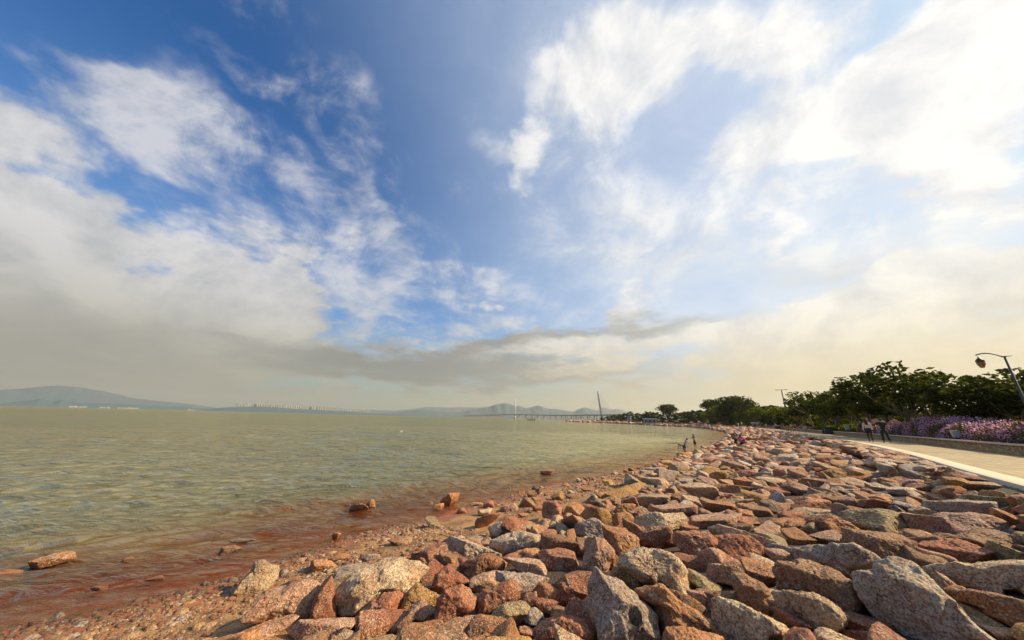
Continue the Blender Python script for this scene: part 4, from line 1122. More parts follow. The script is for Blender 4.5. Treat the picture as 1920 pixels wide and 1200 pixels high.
for px, R_, lab in [(1706, 49, 'peeled wooden stake under the tallest tree behind the hedge'), (1668, 52, 'wooden stake right of the walking man'), (1640, 55, 'wooden stake behind the head of the walking man'), (1604, 60, 'wooden stake left of the long haired woman'),
                   (1572, 68, 'wooden stake above the green shrubs'), (1762, 47, 'wooden stake between the tallest tree and the grey box'), (1865, 44, 'wooden stake near the lantern'), (1548, 78, 'wooden stake above the black litter bin')]:
    x, y = AT(px, R_)
    for k, wd in enumerate(('slanting left', 'slanting right', 'nearly upright')):
        a_ = (math.pi * 1.15, -.35, -math.pi / 2)[k]
        l_ = (1.7, 1.7, .6)[k]
        stake((x + l_ * math.cos(a_), y + l_ * math.sin(a_), 1.42), (x + .1 * math.cos(a_), y + .1 * math.sin(a_), 4.3), lab.replace('wooden stake', 'wooden stake ' + wd))

def hedge(name, i0, i1, o0, o1, h, leafm, flowm, n_leaf, n_flow, leaf, label, cat, bumpy=.25, zb=1.42, seed=0, fl=None, L_=None, N_=None, fcl=1.0):
    L_ = BS[i0:i1] if L_ is None else L_; N_ = BN[i0:i1] if N_ is None else N_
    rg_ = np.random.RandomState(seed)
    def surf(s, v):
        f_ = s * (len(L_) - 1); i = np.minimum(f_.astype(int), len(L_) - 2); w_ = (f_ - i)[:, None]
        q_ = L_[i] * (1 - w_) + L_[i + 1] * w_; nn_ = N_[i] * (1 - w_) + N_[i + 1] * w_
        a_ = v * math.pi; c_ = (o0 + o1) / 2; hw = (o1 - o0) / 2
        base_ = np.c_[q_, np.zeros(len(q_))]
        bn = 1 + bumpy * snoise(base_ * .9 + np.c_[v, v, v] * 2, 1.1, seed + 3, 3)
        o_ = c_ - np.sign(np.cos(a_)) * np.abs(np.cos(a_)) ** .6 * hw * (.8 + .2 * bn)
        z_ = zb + h * np.abs(np.sin(a_)) ** .55 * bn
        return np.c_[q_ + nn_ * o_[:, None], z_]
    e = empty(name, (*L_[0], zb)); o_ = np.array([L_[0][0], L_[0][1], zb]); tag(e, label, cat, 'planted beds behind the promenade')
    ns, nv = max(len(L_) * 3, 30), 14
    S_, Vv = np.meshgrid(np.linspace(0, 1, ns), np.linspace(0.02, .98, nv), indexing='ij')
    G_ = surf(S_.ravel(), Vv.ravel()) - o_
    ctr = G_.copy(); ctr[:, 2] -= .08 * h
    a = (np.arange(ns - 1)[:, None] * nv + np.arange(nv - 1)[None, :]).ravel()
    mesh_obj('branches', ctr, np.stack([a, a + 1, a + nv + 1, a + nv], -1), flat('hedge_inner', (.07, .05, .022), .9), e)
    # density follows what is near: more leaves where the bed is close to the walkway's near end
    s = rg_.uniform(0, 1, n_leaf) ** 1.25; v = rg_.uniform(.0, .85, n_leaf)
    P_ = surf(s, v) - o_ + rg_.normal(size=(n_leaf, 3)) * .05 * h
    V, F_ = leaf_quads(P_, leaf, rg_, .1); lvv = np.clip(rg_.normal(.5, .25, n_leaf), 0, 1)
    mesh_obj('foliage', V, F_, leafm, e, attr={'lv': np.repeat(lvv, 4)})
    if n_flow:
        s = rg_.uniform(0, 1, n_flow * 3) ** 1.25; v = rg_.uniform(0.0, .85, n_flow * 3)
        P_ = surf(s, v)
        d_ = 1.5 * snoise(P_, 2.2, seed + 21, 3) + fcl * .5 + (v - .3) * .4
        keep_ = (d_ > rg_.uniform(-.2, .9, len(d_)))
        P_ = P_[keep_][:n_flow] - o_
        P_ += rg_.normal(size=P_.shape) * .045 * h; P_[:, 2] += .03
        V, F_ = leaf_quads(P_, fl or leaf, rg_, .2, 1.1); lvv = np.clip(rg_.normal(.5, .28, len(P_)), 0, 1)
        mesh_obj('blossom', V, F_, flowm, e, attr={'lv': np.repeat(lvv, 4)})
    return e
hedge('flower_hedge', bi(10), bi(41), .55, 4.4, 1.7, HEDG, PURP, 38000, 56000, .075, 'mounded hedge covered in purple flowers behind the nearest stone wall', 'hedge', .34, seed=5, fl=.07)
hedge('shrub', bi(41.3), bi(45.5), .6, 3.4, 1.5, LEAFY, None, 9000, 0, .13, 'bright green clipped shrubs right of the litter bin', 'shrub', .25, seed=6)
hedge('shrub', bi(46.2), bi(54), .6, 3.2, 1.5, LEAFY, None, 11000, 0, .14, 'bright green shrubs left of the litter bin behind the cyclist', 'shrub', .25, seed=7)
hedge('flower_hedge', bi(54.5), bi(84), .6, 4.0, 1.15, HEDG, PINK, 14000, 14000, .14, 'dull pink flower bed behind the parked bicycles', 'hedge', .12, seed=8)
hedge('flower_hedge', bi(84.5), bi(150), .6, 4.5, 1.15, HEDG, PURP, 10000, 9000, .25, 'pale purple flower bed behind the far walkers in red', 'hedge', .1, seed=9)
hedge('shrub', bi(84), bi(158), 6, 9, 1.5, LEAFY, None, 12000, 0, .30, 'long light green hedge under the trees above the far pink bed', 'shrub', .12, seed=10)
hedge('azalea_bed', bi(60), bi(88), 9, 13, 1.9, LEAF, REDF, 5000, 12000, .2, 'crimson azalea bed in front of the trees behind the bicycles', 'flower bed', .1, seed=11)
hedge('azalea_bed', bi(37), bi(44), 8, 10.5, 2.3, LEAFY, REDF, 3000, 3000, .14, 'small red and orange azaleas behind the long haired woman', 'flower bed', .2, seed=12)
iB = [i for i in range(len(BS)) if BS[i, 1] > 240]
hedge('flower_hedge', iB[0], iB[0] + 12, 1, 6, 2.2, HEDG, PURP, 4000, 4000, .5, 'distant purple flower bank at the bend of the bay', 'hedge', .1, seed=13)
hedge('flower_hedge', iB[0] + 13, min(iB[-1], iB[0] + 60), 1, 7, 2.6, RUST, RUST, 6000, 4000, .7, 'long rust red planting along the far shore', 'hedge', .1, seed=14)
# tufts of dry grass at the kerb
def grass(px, py, n_, label):
    x, y, z = pix_ground(px, py, 0.2); rg_ = np.random.RandomState(int(px))
    V = []; 
    for _ in range(n_):
        a_ = rg_.uniform(0, 6.28); r_ = rg_.uniform(0, .22); h_ = rg_.uniform(.15, .42); b_ = np.array([r_ * math.cos(a_), r_ * math.sin(a_), -.15]); l_ = rg_.normal(size=2) * .12
        s_ = np.array([math.sin(a_), -math.cos(a_), 0]) * .006
        V += [b_ - s_, b_ + s_, b_ + np.array([l_[0], l_[1], h_])]
    o = mesh_obj('grass_tuft', V, np.arange(len(V)).reshape(-1, 3), flat('dry_grass', (.42, .30, .12), .8), loc=(x, y, z)); tag(o, label, 'grass')
grass(1561, 824, 130, 'tuft of dry yellow grass between the rocks and the kerb')
# ------------------------------------------------------------------ lamps and small furniture
steel = flat('dark_lamp_metal', (.06, .065, .065), .45, .3)
greyp = flat('grey_painted_metal', (.06, .062, .06), .7, .0)
def promenade_lamp():
    x, y = 24.65, 15.28; dirx, diry = -.75, .66
    e = empty('street_lamp', (x, y, 1.5)); tag(e, 'tall dark street lamp with an amber lantern hanging from its curved arm', 'street lamp')
    MB().tube([(0, 0, 0), (0, 0, .25), (0, 0, .9), (0, 0, 4.80)], [.12, .11, .055, .038], 12).build('pole', greyp, e, True)
    MB().tube([(.0, 0, .0), (0, 0, .35)], [.16, .13], 12).build('pole_base', steel, e, True)
    pts = []
    for k in range(13):
        s = k / 12; pts.append((dirx * s * .82, diry * s * .82, 4.76 + .22 * math.sin(s * 2.4) ** 1.2 + .03 * s))
    MB().tube(pts, [.028] * 13, 8).tube([(-dirx * .22, -diry * .22, 4.80), (dirx * .1, diry * .1, 4.77)], [.018, .03], 8).build('curved_arm', steel, e, True)
    lx, ly, lz = dirx * .76, diry * .76, 4.72
    ln = empty('lantern', (lx, ly, lz)); ln.parent = e; ln.scale = (.78, .78, .86)
    MB().lathe([(.02, .18), (.03, .10), (.07, .06), (.15, -.03), (.20, -.13), (.17, -.15), (.02, -.15)], n=12).build('lantern_hood', steel, ln, True)
    MB().lathe([(.16, -.16), (.155, -.28), (.12, -.42), (.06, -.50), (.01, -.52)], n=12).build('lantern_glass', flat('amber_glass', (.42, .17, .03), .25), ln, True)
    f_ = MB()
    for k in range(6):
        a_ = k * math.pi / 3; f_.tube([(.175 * math.cos(a_), .175 * math.sin(a_), -.15), (.165 * math.cos(a_), .165 * math.sin(a_), -.3), (.07 * math.cos(a_), .07 * math.sin(a_), -.52)], .012, 5)
    f_.build('lantern_cage', steel, ln)
promenade_lamp()
def light_mast(px, py, R_, label, heads=2, w_=1.3, th=.11):
    x, y = AT(px, R_); d = ray(px, py); az = math.atan2(d.x, d.y); x, y = R_ * math.sin(az), R_ * math.cos(az)
    z1 = CZ + R_ * d.z / math.hypot(d.x, d.y); zb = 1.42; H = z1 - zb
    e = empty('light_mast', (x, y, zb), -az); tag(e, label, 'light mast', 'light masts above the trees')
    MB().tube([(0, 0, 0), (0, 0, H)], [th * 1.5, th * .7], 8).build('pole', greyp, e, True)
    MB().box((0, 0, H), (w_, .1, .12)).build('crossbar', greyp, e)
    for s in ((-1, 1) if heads == 2 else (-1,)):
        MB().box((s * w_ * .5, 0, H + .04), (w_ * .34, .45, .16), taper=.7).build('lamp_head', steel, e)
light_mast(1575, 708, 92, 'twin headed light mast standing out above the dark near trees')
light_mast(1465, 731, 150, 'tallest light mast with a flat twin head, left of the near tree row', w_=2.6, th=.2)
light_mast(1486, 743, 165, 'shorter light mast just right of the tallest mast', w_=2.2, th=.18)
def litter_bin(px, py, R_):
    x, y = AT(px, R_); e = empty('litter_bin', (x, y, PZ), rad(-50)); tag(e, 'black litter bin with a pale side panel standing in the gap between the stone walls', 'litter bin')
    MB().box((0, 0, .5), (.75, .5, .95)).box((0, 0, 1.02), (.85, .6, .08), taper=.9).box((0, 0, .02), (.65, .4, .06)).build('bin_body', flat('black_bin', (.03, .03, .03), .5), e)
    MB().box((-.40, 0, .52), (.04, .44, .85)).build('side_panel', flat('pale_panel', (.55, .55, .50), .5), e)
    MB().box((0, -.26, .82), (.5, .03, .14)).build('bin_opening_plate', flat('opening_shade', (.01, .01, .01), .8), e)  # last box: solid black plate, the shade inside the slot put into its colour
litter_bin(1552, 811, 67)
def floodlight(px, py, R_, s, label):
    x, y = AT(px, R_); z = top_z(px, py, R_)
    e = empty('floodlight', (x, y, z - s), rad(-30)); tag(e, label, 'floodlight', 'floodlight boxes in the planting')
    MB().box((0, 0, s * .5), (s * .75, s * .55, s), taper=1.12, R=Matrix.Rotation(rad(-6), 3, 'Y')).build('housing', flat('weathered_grey', (.36, .38, .37), .55, var=.25), e)
    MB().tube([(0, 0, -(z - s) + 1.4), (0, 0, .06)], .04, 6).build('post', greyp, e)
    MB().box((0, -s * .3, s * .5), (s * .55, .03, s * .7)).build('front_lens', flat('dull_glass', (.45, .50, .50), .3), e)
floodlight(1790, 807, 34.3, .40, 'large weathered grey floodlight box among the purple flowers, nearest')
floodlight(1588, 798, 58, .5, 'small pale floodlight box left of the walking woman')
floodlight(1509, 799, 80, .6, 'small pale floodlight box right of the bicycles')
floodlight(1650, 806, 49, .45, 'small grey floodlight box beside the walking man')

# ------------------------------------------------------------------ people
def skin_mesh(name, verts, edges, radii, mat, parent, sub=1, root=0):
    me = bpy.data.meshes.new('tmp'); me.from_pydata([tuple(v) for v in verts], edges, [])
    o = bpy.data.objects.new('tmp', me); COL.objects.link(o)
    md = o.modifiers.new('s', 'SKIN'); md.use_smooth_shade = True; md.branch_smoothing = .4
    sv_ = me.skin_vertices[0].data
    for i, r_ in enumerate(radii):
        sv_[i].radius = r_ if hasattr(r_, '__len__') else (r_, r_)
        sv_[i].use_root = (i == root)
    if sub:
        s2 = o.modifiers.new('b', 'SUBSURF'); s2.levels = sub; s2.render_levels = sub
    dg = bpy.context.evaluated_depsgraph_get()
    nm = bpy.data.meshes.new_from_object(o.evaluated_get(dg), depsgraph=dg)
    bpy.data.objects.remove(o); bpy.data.meshes.remove(me)
    nm.name = name; nm.materials.clear(); nm.materials.append(mat)
    nm.polygons.foreach_set('use_smooth', np.ones(len(nm.polygons), dtype=bool))
    ob = bpy.data.objects.new(name, nm); COL.objects.link(ob); ob.parent = parent
    return ob
def vdir(pitch, side=0.0):
    """unit vector from straight down, swung forward by pitch and outward (x) by side, degrees"""
    p_, s_ = rad(pitch), rad(side)
    return Vector((math.sin(s_) * math.cos(p_), math.sin(p_) * math.cos(s_) if abs(side) < 89 else 0, -math.cos(p_) * math.cos(s_)))
SKINC = (.46, .25, .15)
def person(label, loc, yaw, H, pose, top, bottom, hair=(.02, .014, .01), style='short', bottom_kind='trousers', shoes=(.03, .03, .03), group=None, fingers=False, hat=None, sleeve=.6, top_len=1.0, female=False, legs_col=None, girth=1.0):
    """pose: lean, thighs (l, r), knees (l, r), arms pitch (l, r), arm side (l, r), elbows (l, r), head pitch"""
    g = dict(lean=0, th=(0, 0), kn=(0, 0), ar=(5, 5), sd=(8, 8), el=(12, 12), hd=0, spread=1.0); g.update(pose)
    e = empty('person', loc, yaw); tag(e, label, 'person', group)
    L = rad(g['lean'])
    up = Vector((0, math.sin(L), math.cos(L))); fw = Vector((0, math.cos(L), -math.sin(L)))
    hip = Vector((0, 0, 0))
    waist = hip + up * .09; chest = hip + up * .21 + fw * .005; neck = hip + up * .305; 
    hp_ = rad(g['lean'] + g['hd']); hup = Vector((0, math.sin(hp_), math.cos(hp_))); hfw = Vector((0, math.cos(hp_), -math.sin(hp_)))
    jaw = neck + hup * .035 + hfw * .012; head = neck + hup * .085 + hfw * .012; crown = neck + hup * .125 + hfw * .004
    nose = head + hfw * .052 - hup * .012
    V = [hip, waist, chest, neck, jaw, head, crown]; E = [(0, 1), (1, 2), (2, 3), (3, 4), (4, 5), (5, 6)]
    k_ = girth
    Rr = [(.075 * k_, .058 * k_), (.066 * k_, .05 * k_), (.078 * k_, .055 * k_), .030, .040, (.046, .052), .036]
    V.append(nose); E.append((5, 7)); Rr.append(.010)
    J = {}
    sw = .098 if female else .112
    for si, s in enumerate((-1, 1)):
        sh = hip + up * .285 + Vector((s * sw, 0, 0))
        ua = vdir(g['ar'][si], s * g['sd'][si]); ua.x = s * abs(ua.x) if g['sd'][si] >= 0 else ua.x
        el = sh + ua.normalized() * .165
        fa = vdir(g['ar'][si] + g['el'][si], s * g['sd'][si] * .5).normalized()
        wr = el + fa * .145; hand = wr + fa * .045
        b = len(V); V += [sh, el, wr, hand]; E += [(3, b), (b, b + 1), (b + 1, b + 2), (b + 2, b + 3)]; Rr += [.034, .023, .015, (.018, .010)]
        if fingers:
            side_ = fa.cross(Vector((1, 0, 0))).normalized() if abs(fa.x) < .9 else Vector((0, 0, 1))
            for q_, (of_, ln_) in enumerate(((-.014, .038), (-.005, .044), (.005, .042), (.014, .034))):
                f1 = hand + side_ * of_ + fa * .018; f2 = f1 + (fa * .8 + Vector((-s * .3, 0, 0))) * ln_
                bb = len(V); V += [f1, f2]; E += [(b + 3, bb), (bb, bb + 1)]; Rr += [.0055, .0045]
            bb = len(V); V += [wr + side_ * -.018 + fa * .012 + Vector((-s * .004, 0, 0)), wr + side_ * -.030 + fa * .038]; E += [(b + 2, bb), (bb, bb + 1)]; Rr += [.006, .005]
        J['sh', s], J['el', s], J['wr', s] = sh, el, wr
        hj = hip + Vector((s * .050, 0, -.02))
        td = vdir(g['th'][si], s * 3 * g['spread']).normalized(); kn = hj + td * .245
        sdv = vdir(g['th'][si] - g['kn'][si], s * 1.5 * g['spread']).normalized(); an = kn + sdv * .235
        fd = Vector((s * .12, 1, -.12)).normalized(); toe = an + fd * .085 + Vector((0, 0, -.025))
        heel = an + Vector((0, -.02, -.022))
        b = len(V); V += [hj, kn, an, toe]; E += [(0, b), (b, b + 1), (b + 1, b + 2), (b + 2, b + 3)]; Rr += [.052 * k_, .034 * k_, .021, .018]
        J['hj', s], J['kn', s], J['an', s], J['toe', s], J['heel', s] = hj, kn, an, toe, heel
    zmin = g.get('seat_z'); 
    low = min(v.z for v in V) - .02
    dz_ = -low if zmin is None else zmin / H - (hip.z - .06)
    sh_ = Vector((0, 0, dz_))
    sc = lambda lst: [(v + sh_) * H for v in lst]
    rs = lambda lst, k=1.0: [tuple(a * H * k for a in (r_ if hasattr(r_, '__len__') else (r_, r_))) for r_ in lst]
    Rr[0] = (.070 * k_, .050 * k_); Rr[1] = (.058 * k_, .042 * k_); Rr[2] = (.070 * k_, .048 * k_)
    skin_mesh('body', sc(V), E, rs(Rr), flat('skin', SKINC, .6), e)
    cl = lambda c: flat('cloth_%d_%d_%d' % tuple(int(x * 1000) for x in c), c, .85, var=.15, scale=20, bump=.2)
    # top garment
    bot = hip - up * .06
    TV = [bot, waist, chest, neck + up * .012]; TE = [(0, 1), (1, 2), (2, 3)]; TR = [(.094 * k_, .080 * k_), (.096 * k_, .078 * k_), (.106 * k_, .080 * k_), .040]
    for s in (-1, 1):
        sh, el, wr = J['sh', s], J['el', s], J['wr', s]
        b = len(TV); TV.append(sh); TR.append(.042); TE.append((3 if False else 2, b))
        TE[-1] = (2, b)
        if sleeve <= 1: TV.append(sh + (el - sh) * max(sleeve, .3)); TR.append(.034); TE.append((b, b + 1))
        else: TV += [el, wr]; TR += [.031, .023]; TE += [(b, b + 1), (b + 1, b + 2)]
    skin_mesh('shirt' if sleeve <= 1 else 'jacket', sc(TV), TE, rs(TR), cl(top), e)
    # lower garment
    if bottom_kind == 'skirt':
        n_ = 14; vs = []; pr_ = [(.07, .080, .066), (.02, .098, .082), (-.07, .124, .106), (-.150, .138, .118)]
        for (o_, a_, b_) in pr_:
            for k in range(n_):
                t_ = 2 * math.pi * k / n_; w_ = 1 + .05 * math.sin(t_ * 5) * (o_ < 0)
                vs.append((hip + up * max(o_, 0) + Vector((0, 0, min(o_, 0))) + Vector((a_ * w_ * math.cos(t_), b_ * w_ * math.sin(t_), 0)) + sh_) * H)
        fs = [(i * n_ + k, i * n_ + (k + 1) % n_, (i + 1) * n_ + (k + 1) % n_, (i + 1) * n_ + k) for i in range(3) for k in range(n_)]
        mesh_obj('skirt', vs, fs, cl(bottom), e, True)
        if legs_col:
            for s in (-1, 1):
                skin_mesh('stocking', sc([J['hj', s], J['kn', s], J['an', s]]), [(0, 1), (1, 2)], rs([.055, .038, .025]), cl(legs_col), e)
    else:
        f_ = 1.0 if bottom_kind == 'trousers' else .35
        PV = [hip + up * .075, hip]; PE = [(0, 1)]; PR = [(.084 * k_, .068 * k_), (.092 * k_, .076 * k_)]
        for s in (-1, 1):
            b = len(PV); hj, kn, an = J['hj', s], J['kn', s], J['an', s]
            if bottom_kind == 'trousers': PV += [hj, kn, kn + (an - kn) * .93]; PR += [.068 * k_, .050 * k_, .038]; PE += [(1, b), (b, b + 1), (b + 1, b + 2)]
            else: PV += [hj, kn + (hj - kn) * .15]; PR += [.064 * k_, .054 * k_]; PE += [(1, b), (b, b + 1)]
        skin_mesh('trousers' if bottom_kind == 'trousers' else 'shorts', sc(PV), PE, rs(PR), cl(bottom), e)
    if shoes:
        for s in (-1, 1):
            skin_mesh('shoe', sc([J['heel', s], J['an', s] + Vector((0, .03, -.022)), J['toe', s]]), [(0, 1), (1, 2)], rs([.022, .026, .021]), cl(shoes), e)
    # hair: a cap over crown and back of the head
    D_, F3 = ICO[2]
    hc = head + hup * .012
    HV = []
    for d in D_:
        r_ = Vector((.060 * d[0], .066 * d[1], .066 * d[2]))
        front = d[1] > .25 and d[2] < .35
        if front: r_ *= .72
        HV.append((hc + Vector((1, 0, 0)) * r_.x + hfw * (r_.y - .012) + hup * r_.z + sh_) * H)
    ho = mesh_obj('hair', HV, F3, cl(hair), e, True)
    if style in ('long', 'tail'):
        b0 = head - hfw * .045 + hup * .01; ln = .24 if style == 'long' else .15
        pts_ = [b0, b0 - Vector((0, 0, 1)) * ln * .3 - hfw * .02, b0 - Vector((0, 0, 1)) * ln * .7 - hfw * .02, b0 - Vector((0, 0, 1)) * ln - hfw * .005]
        rr_ = [(.045, .04), (.062, .028), (.060, .022), (.030, .012)] if style == 'long' else [.018, .024, .020, .008]
        skin_mesh('long_hair' if style == 'long' else 'ponytail', sc(pts_), [(0, 1), (1, 2), (2, 3)], rs(rr_), cl(hair), ho)
    if hat:
        HV = [(hc + Vector((1, 0, 0)) * .070 * d[0] + hfw * (.076 * d[1] - .006) + hup * (.02 + .070 * max(d[2], -.1)) + sh_) * H for d in D_]
        mesh_obj('cap', HV, F3, cl(hat), e, True)
    e['_'] = 0; del e['_']
    J['hipw'] = (hip + sh_) * H
    J['sh_'] = sh_
    return e, J
def face_yaw(dx_, dy_): return math.atan2(-dx_, dy_)     # a figure looks along its own +Y
pd = np.array([.64, .77])
def onP(px, py):
    d = ray(px, py); t_ = (PZ - CZ) / d.z; return (d.x * t_, d.y * t_, PZ)
SCALEP = lambda p_, hpx: hpx * project(*p_)[2] / FPX     # metres spanned by hpx pixels at that point
yw = face_yaw(*pd)
p1 = onP(1634.5, 829); w1_, JW = person('woman with long brown hair in beige top and black skirt walking away on the promenade', p1, yw, 1.66,
    dict(th=(-14, 16), kn=(8, 6), ar=(-10, 8), sd=(12, 10), el=(16, 40), lean=2), (.66, .54, .42), (.012, .012, .012), hair=(.035, .016, .010), style='long', bottom_kind='skirt', fingers=True, sleeve=2, female=True, legs_col=(.03, .024, .022))
hb = MB().box((.24, .04, .98), (.09, .20, .14), taper=.85).tube([(.24, -.04, 1.05), (.20, -.02, 1.22), (.15, 0, 1.34)], .008, 5).tube([(.24, .12, 1.05), (.2, .05, 1.22), (.15, .02, 1.34)], .008, 5)
o = hb.build('handbag', flat('white_leather', (.75, .73, .68), .5), loc=p1); o.rotation_euler = (0, 0, yw); tag(o, 'small white handbag hanging at the side of the walking woman', 'handbag')
p2 = onP(1664, 831); person('man in black t-shirt and black trousers walking away beside the woman in the skirt', p2, yw + .05, 1.73,
    dict(th=(12, -16), kn=(6, 8), ar=(12, -16), sd=(12, 16), el=(18, 14), lean=1), (.015, .014, .013), (.014, .014, .013), fingers=True, sleeve=.8, shoes=(.05, .045, .04))
# children at the water
def onW(px, py, z=0.0):
    d = ray(px, py); t_ = (z - CZ) / d.z; return (d.x * t_, d.y * t_, z)
c1 = onW(1286, 850.5, -.08); person('girl in lilac t-shirt and grey shorts with ponytail wading and reaching down', (c1[0], c1[1], -.10), face_yaw(.9, -.2), 1.48,
    dict(lean=22, th=(-6, -2), kn=(0, 4), ar=(10, 38), sd=(6, 4), el=(10, 4), hd=24, spread=2.2), (.60, .40, .58), (.10, .12, .11), style='tail', bottom_kind='shorts', shoes=None, fingers=True, sleeve=.6, female=True)
c2 = onW(1304.5, 843, .10)
person('girl in striped peach top standing on a stone looking down at her hands', (c2[0], c2[1], .12), face_yaw(-.85, -.4), 1.50,
    dict(lean=4, th=(3, -3), kn=(2, 2), ar=(28, 30), sd=(3, 3), el=(58, 60), hd=26), (.50, .28, .20), (.05, .012, .015), style='tail', hair=(.05, .022, .012), bottom_kind='shorts', shoes=None, fingers=True, sleeve=.7, top_len=1, female=True)
c3 = onW(1284, 847.5, -.1)
person('dark haired child bending over the water behind the girl in lilac', (c3[0] + .1, c3[1] + .3, -.25), face_yaw(-.95, -.1), 1.30,
    dict(lean=78, th=(-8, -4), kn=(0, 0), ar=(20, 20), sd=(4, 4), el=(8, 8), hd=-10), (.05, .05, .055), (.08, .09, .08), bottom_kind='shorts', shoes=None, sleeve=.6)
def place(px, py, dz_=0.12):
    return pix_ground(px, py, dz_)
sit = dict(lean=34, th=(88, 80), kn=(112, 100), ar=(48, 52), sd=(6, 6), el=(50, 46), hd=14)
squat = dict(lean=40, th=(112, 108), kn=(138, 134), ar=(55, 50), sd=(6, 6), el=(35, 40), hd=10)
def seat(px, py, face, label, H, pose, *a, **k):
    x, y, z = place(px, py, .36); pz = dict(pose); pz['seat_z'] = .16
    return person(label, (x, y, z), face, H, pz, *a, **k)
seat(1397, 834, face_yaw(-.95, -.25), 'woman in magenta jacket sitting hunched on the rocks', 1.75, sit, (.62, .06, .22), (.02, .02, .025), sleeve=2, girth=1.2)
seat(1381, 833, face_yaw(-.6, -.7), 'person in dark green top sitting on the rocks beside the magenta jacket', 1.7, sit, (.03, .06, .06), (.02, .02, .02), sleeve=2)
seat(1393, 826, face_yaw(-.7, .4), 'child in light blue hood behind the woman in magenta', 1.35, sit, (.05, .10, .35), (.03, .03, .05), sleeve=2, hat=(.18, .50, .70))
x, y, z = place(1374, 826, .05); person('person in black bending forward at the water edge behind the sitting group', (x, y, z), face_yaw(1, .1), 1.55, dict(lean=75, th=(0, 4), kn=(4, 6), ar=(35, 30), sd=(4, 4), el=(20, 20)), (.02, .02, .02), (.02, .02, .024), sleeve=2)
seat(1383, 819, face_yaw(-.5, .6), 'person in black t-shirt sitting on the rocks above the bending figure', 1.7, sit, (.025, .03, .03), (.05, .07, .16), sleeve=.7)
seat(1387, 822, face_yaw(.3, -.9), 'child in orange and black crouching between the sitting people', 1.3, squat, (.55, .22, .02), (.02, .02, .03), sleeve=2)
seat(1408, 812.5, face_yaw(-.95, .1), 'person in bright red jacket sitting alone higher on the rocks', 1.7, sit, (.62, .03, .02), (.30, .38, .45), sleeve=2)
walk = dict(th=(16, -16), kn=(6, 12), ar=(-14, 14), sd=(6, 6), el=(14, 20))
stand = dict(th=(2, -2), kn=(2, 2), ar=(4, 10), sd=(6, 8), el=(10, 20))
def at_shore(px, py, label, top, bottom, face=0, pose=stand, H=1.65, **k):
    x, y, z = place(px, py, .15); return person(label, (x, y, z), face, H, pose, top, bottom, **k)
at_shore(1332.5, 807, 'person in pale blue shirt standing low on the far rocks', (.42, .46, .55), (.50, .42, .46), .4, sleeve=2)
at_shore(1336, 806.5, 'person in white top and black trousers standing low on the far rocks', (.62, .60, .62), (.02, .02, .02), -.5)
at_shore(1345.5, 805.5, 'person in black carrying something red on the far rocks', (.03, .04, .04), (.03, .03, .03), .2, sleeve=2)
x, y, z = place(1345.5, 805.5, .15); o = MB().lathe([(.12, 0), (.16, .3), (.15, .3), (.1, .02)], n=10).build('bucket', flat('red_plastic', (.70, .03, .02), .4), loc=(x + .35, y, z + .5), smooth=True); tag(o, 'red bucket held by the dark figure on the far rocks', 'bucket')
at_shore(1314.5, 803, 'distant person in dark top and green shorts at the bend of the shore', (.04, .035, .02), (.18, .32, .04), 0)
def at_prom(px, py, label, top, bottom, face=yw, pose=walk, H=1.68, **k):
    return person(label, onP(px, py), face, H, pose, top, bottom, group='walkers far along the promenade', **k)
at_prom(1396, 800.6, 'farthest small walker in red at the kerb', (.60, .04, .03), (.03, .03, .03), H=1.6)
at_prom(1411, 801, 'walker in brown with a white hat and ochre trousers', (.10, .07, .05), (.50, .28, .03), hat=(.75, .73, .68))
at_prom(1420.5, 802.8, 'stout walker in loose red shirt and dark shorts', (.62, .03, .03), (.05, .055, .05), bottom_kind='shorts', girth=1.35, H=1.78)
at_prom(1437.5, 804, 'walker in salmon and green sportswear', (.22, .50, .08), (.06, .03, .03), bottom_kind='shorts')
at_prom(1456, 804.5, 'walker in pale yellow shirt', (.66, .56, .28), (.03, .03, .04))
at_prom(1469, 805.8, 'person in dark top with white bag and red trousers beside the bicycles', (.05, .04, .06), (.40, .06, .05), pose=stand)
at_prom(1491.5, 806.5, 'cyclist standing in teal blue shirt right of the bicycles', (.03, .24, .36), (.03, .035, .05), pose=dict(walk, lean=14))
at_prom(1484, 806, 'person in orange shirt leaning over a bicycle', (.75, .30, .02), (.05, .05, .04), pose=dict(stand, lean=30, ar=(40, 40)))
at_prom(1471.5, 799.5, 'child in teal at the red flower bed', (.04, .20, .20), (.1, .05, .04), H=1.4) if False else None

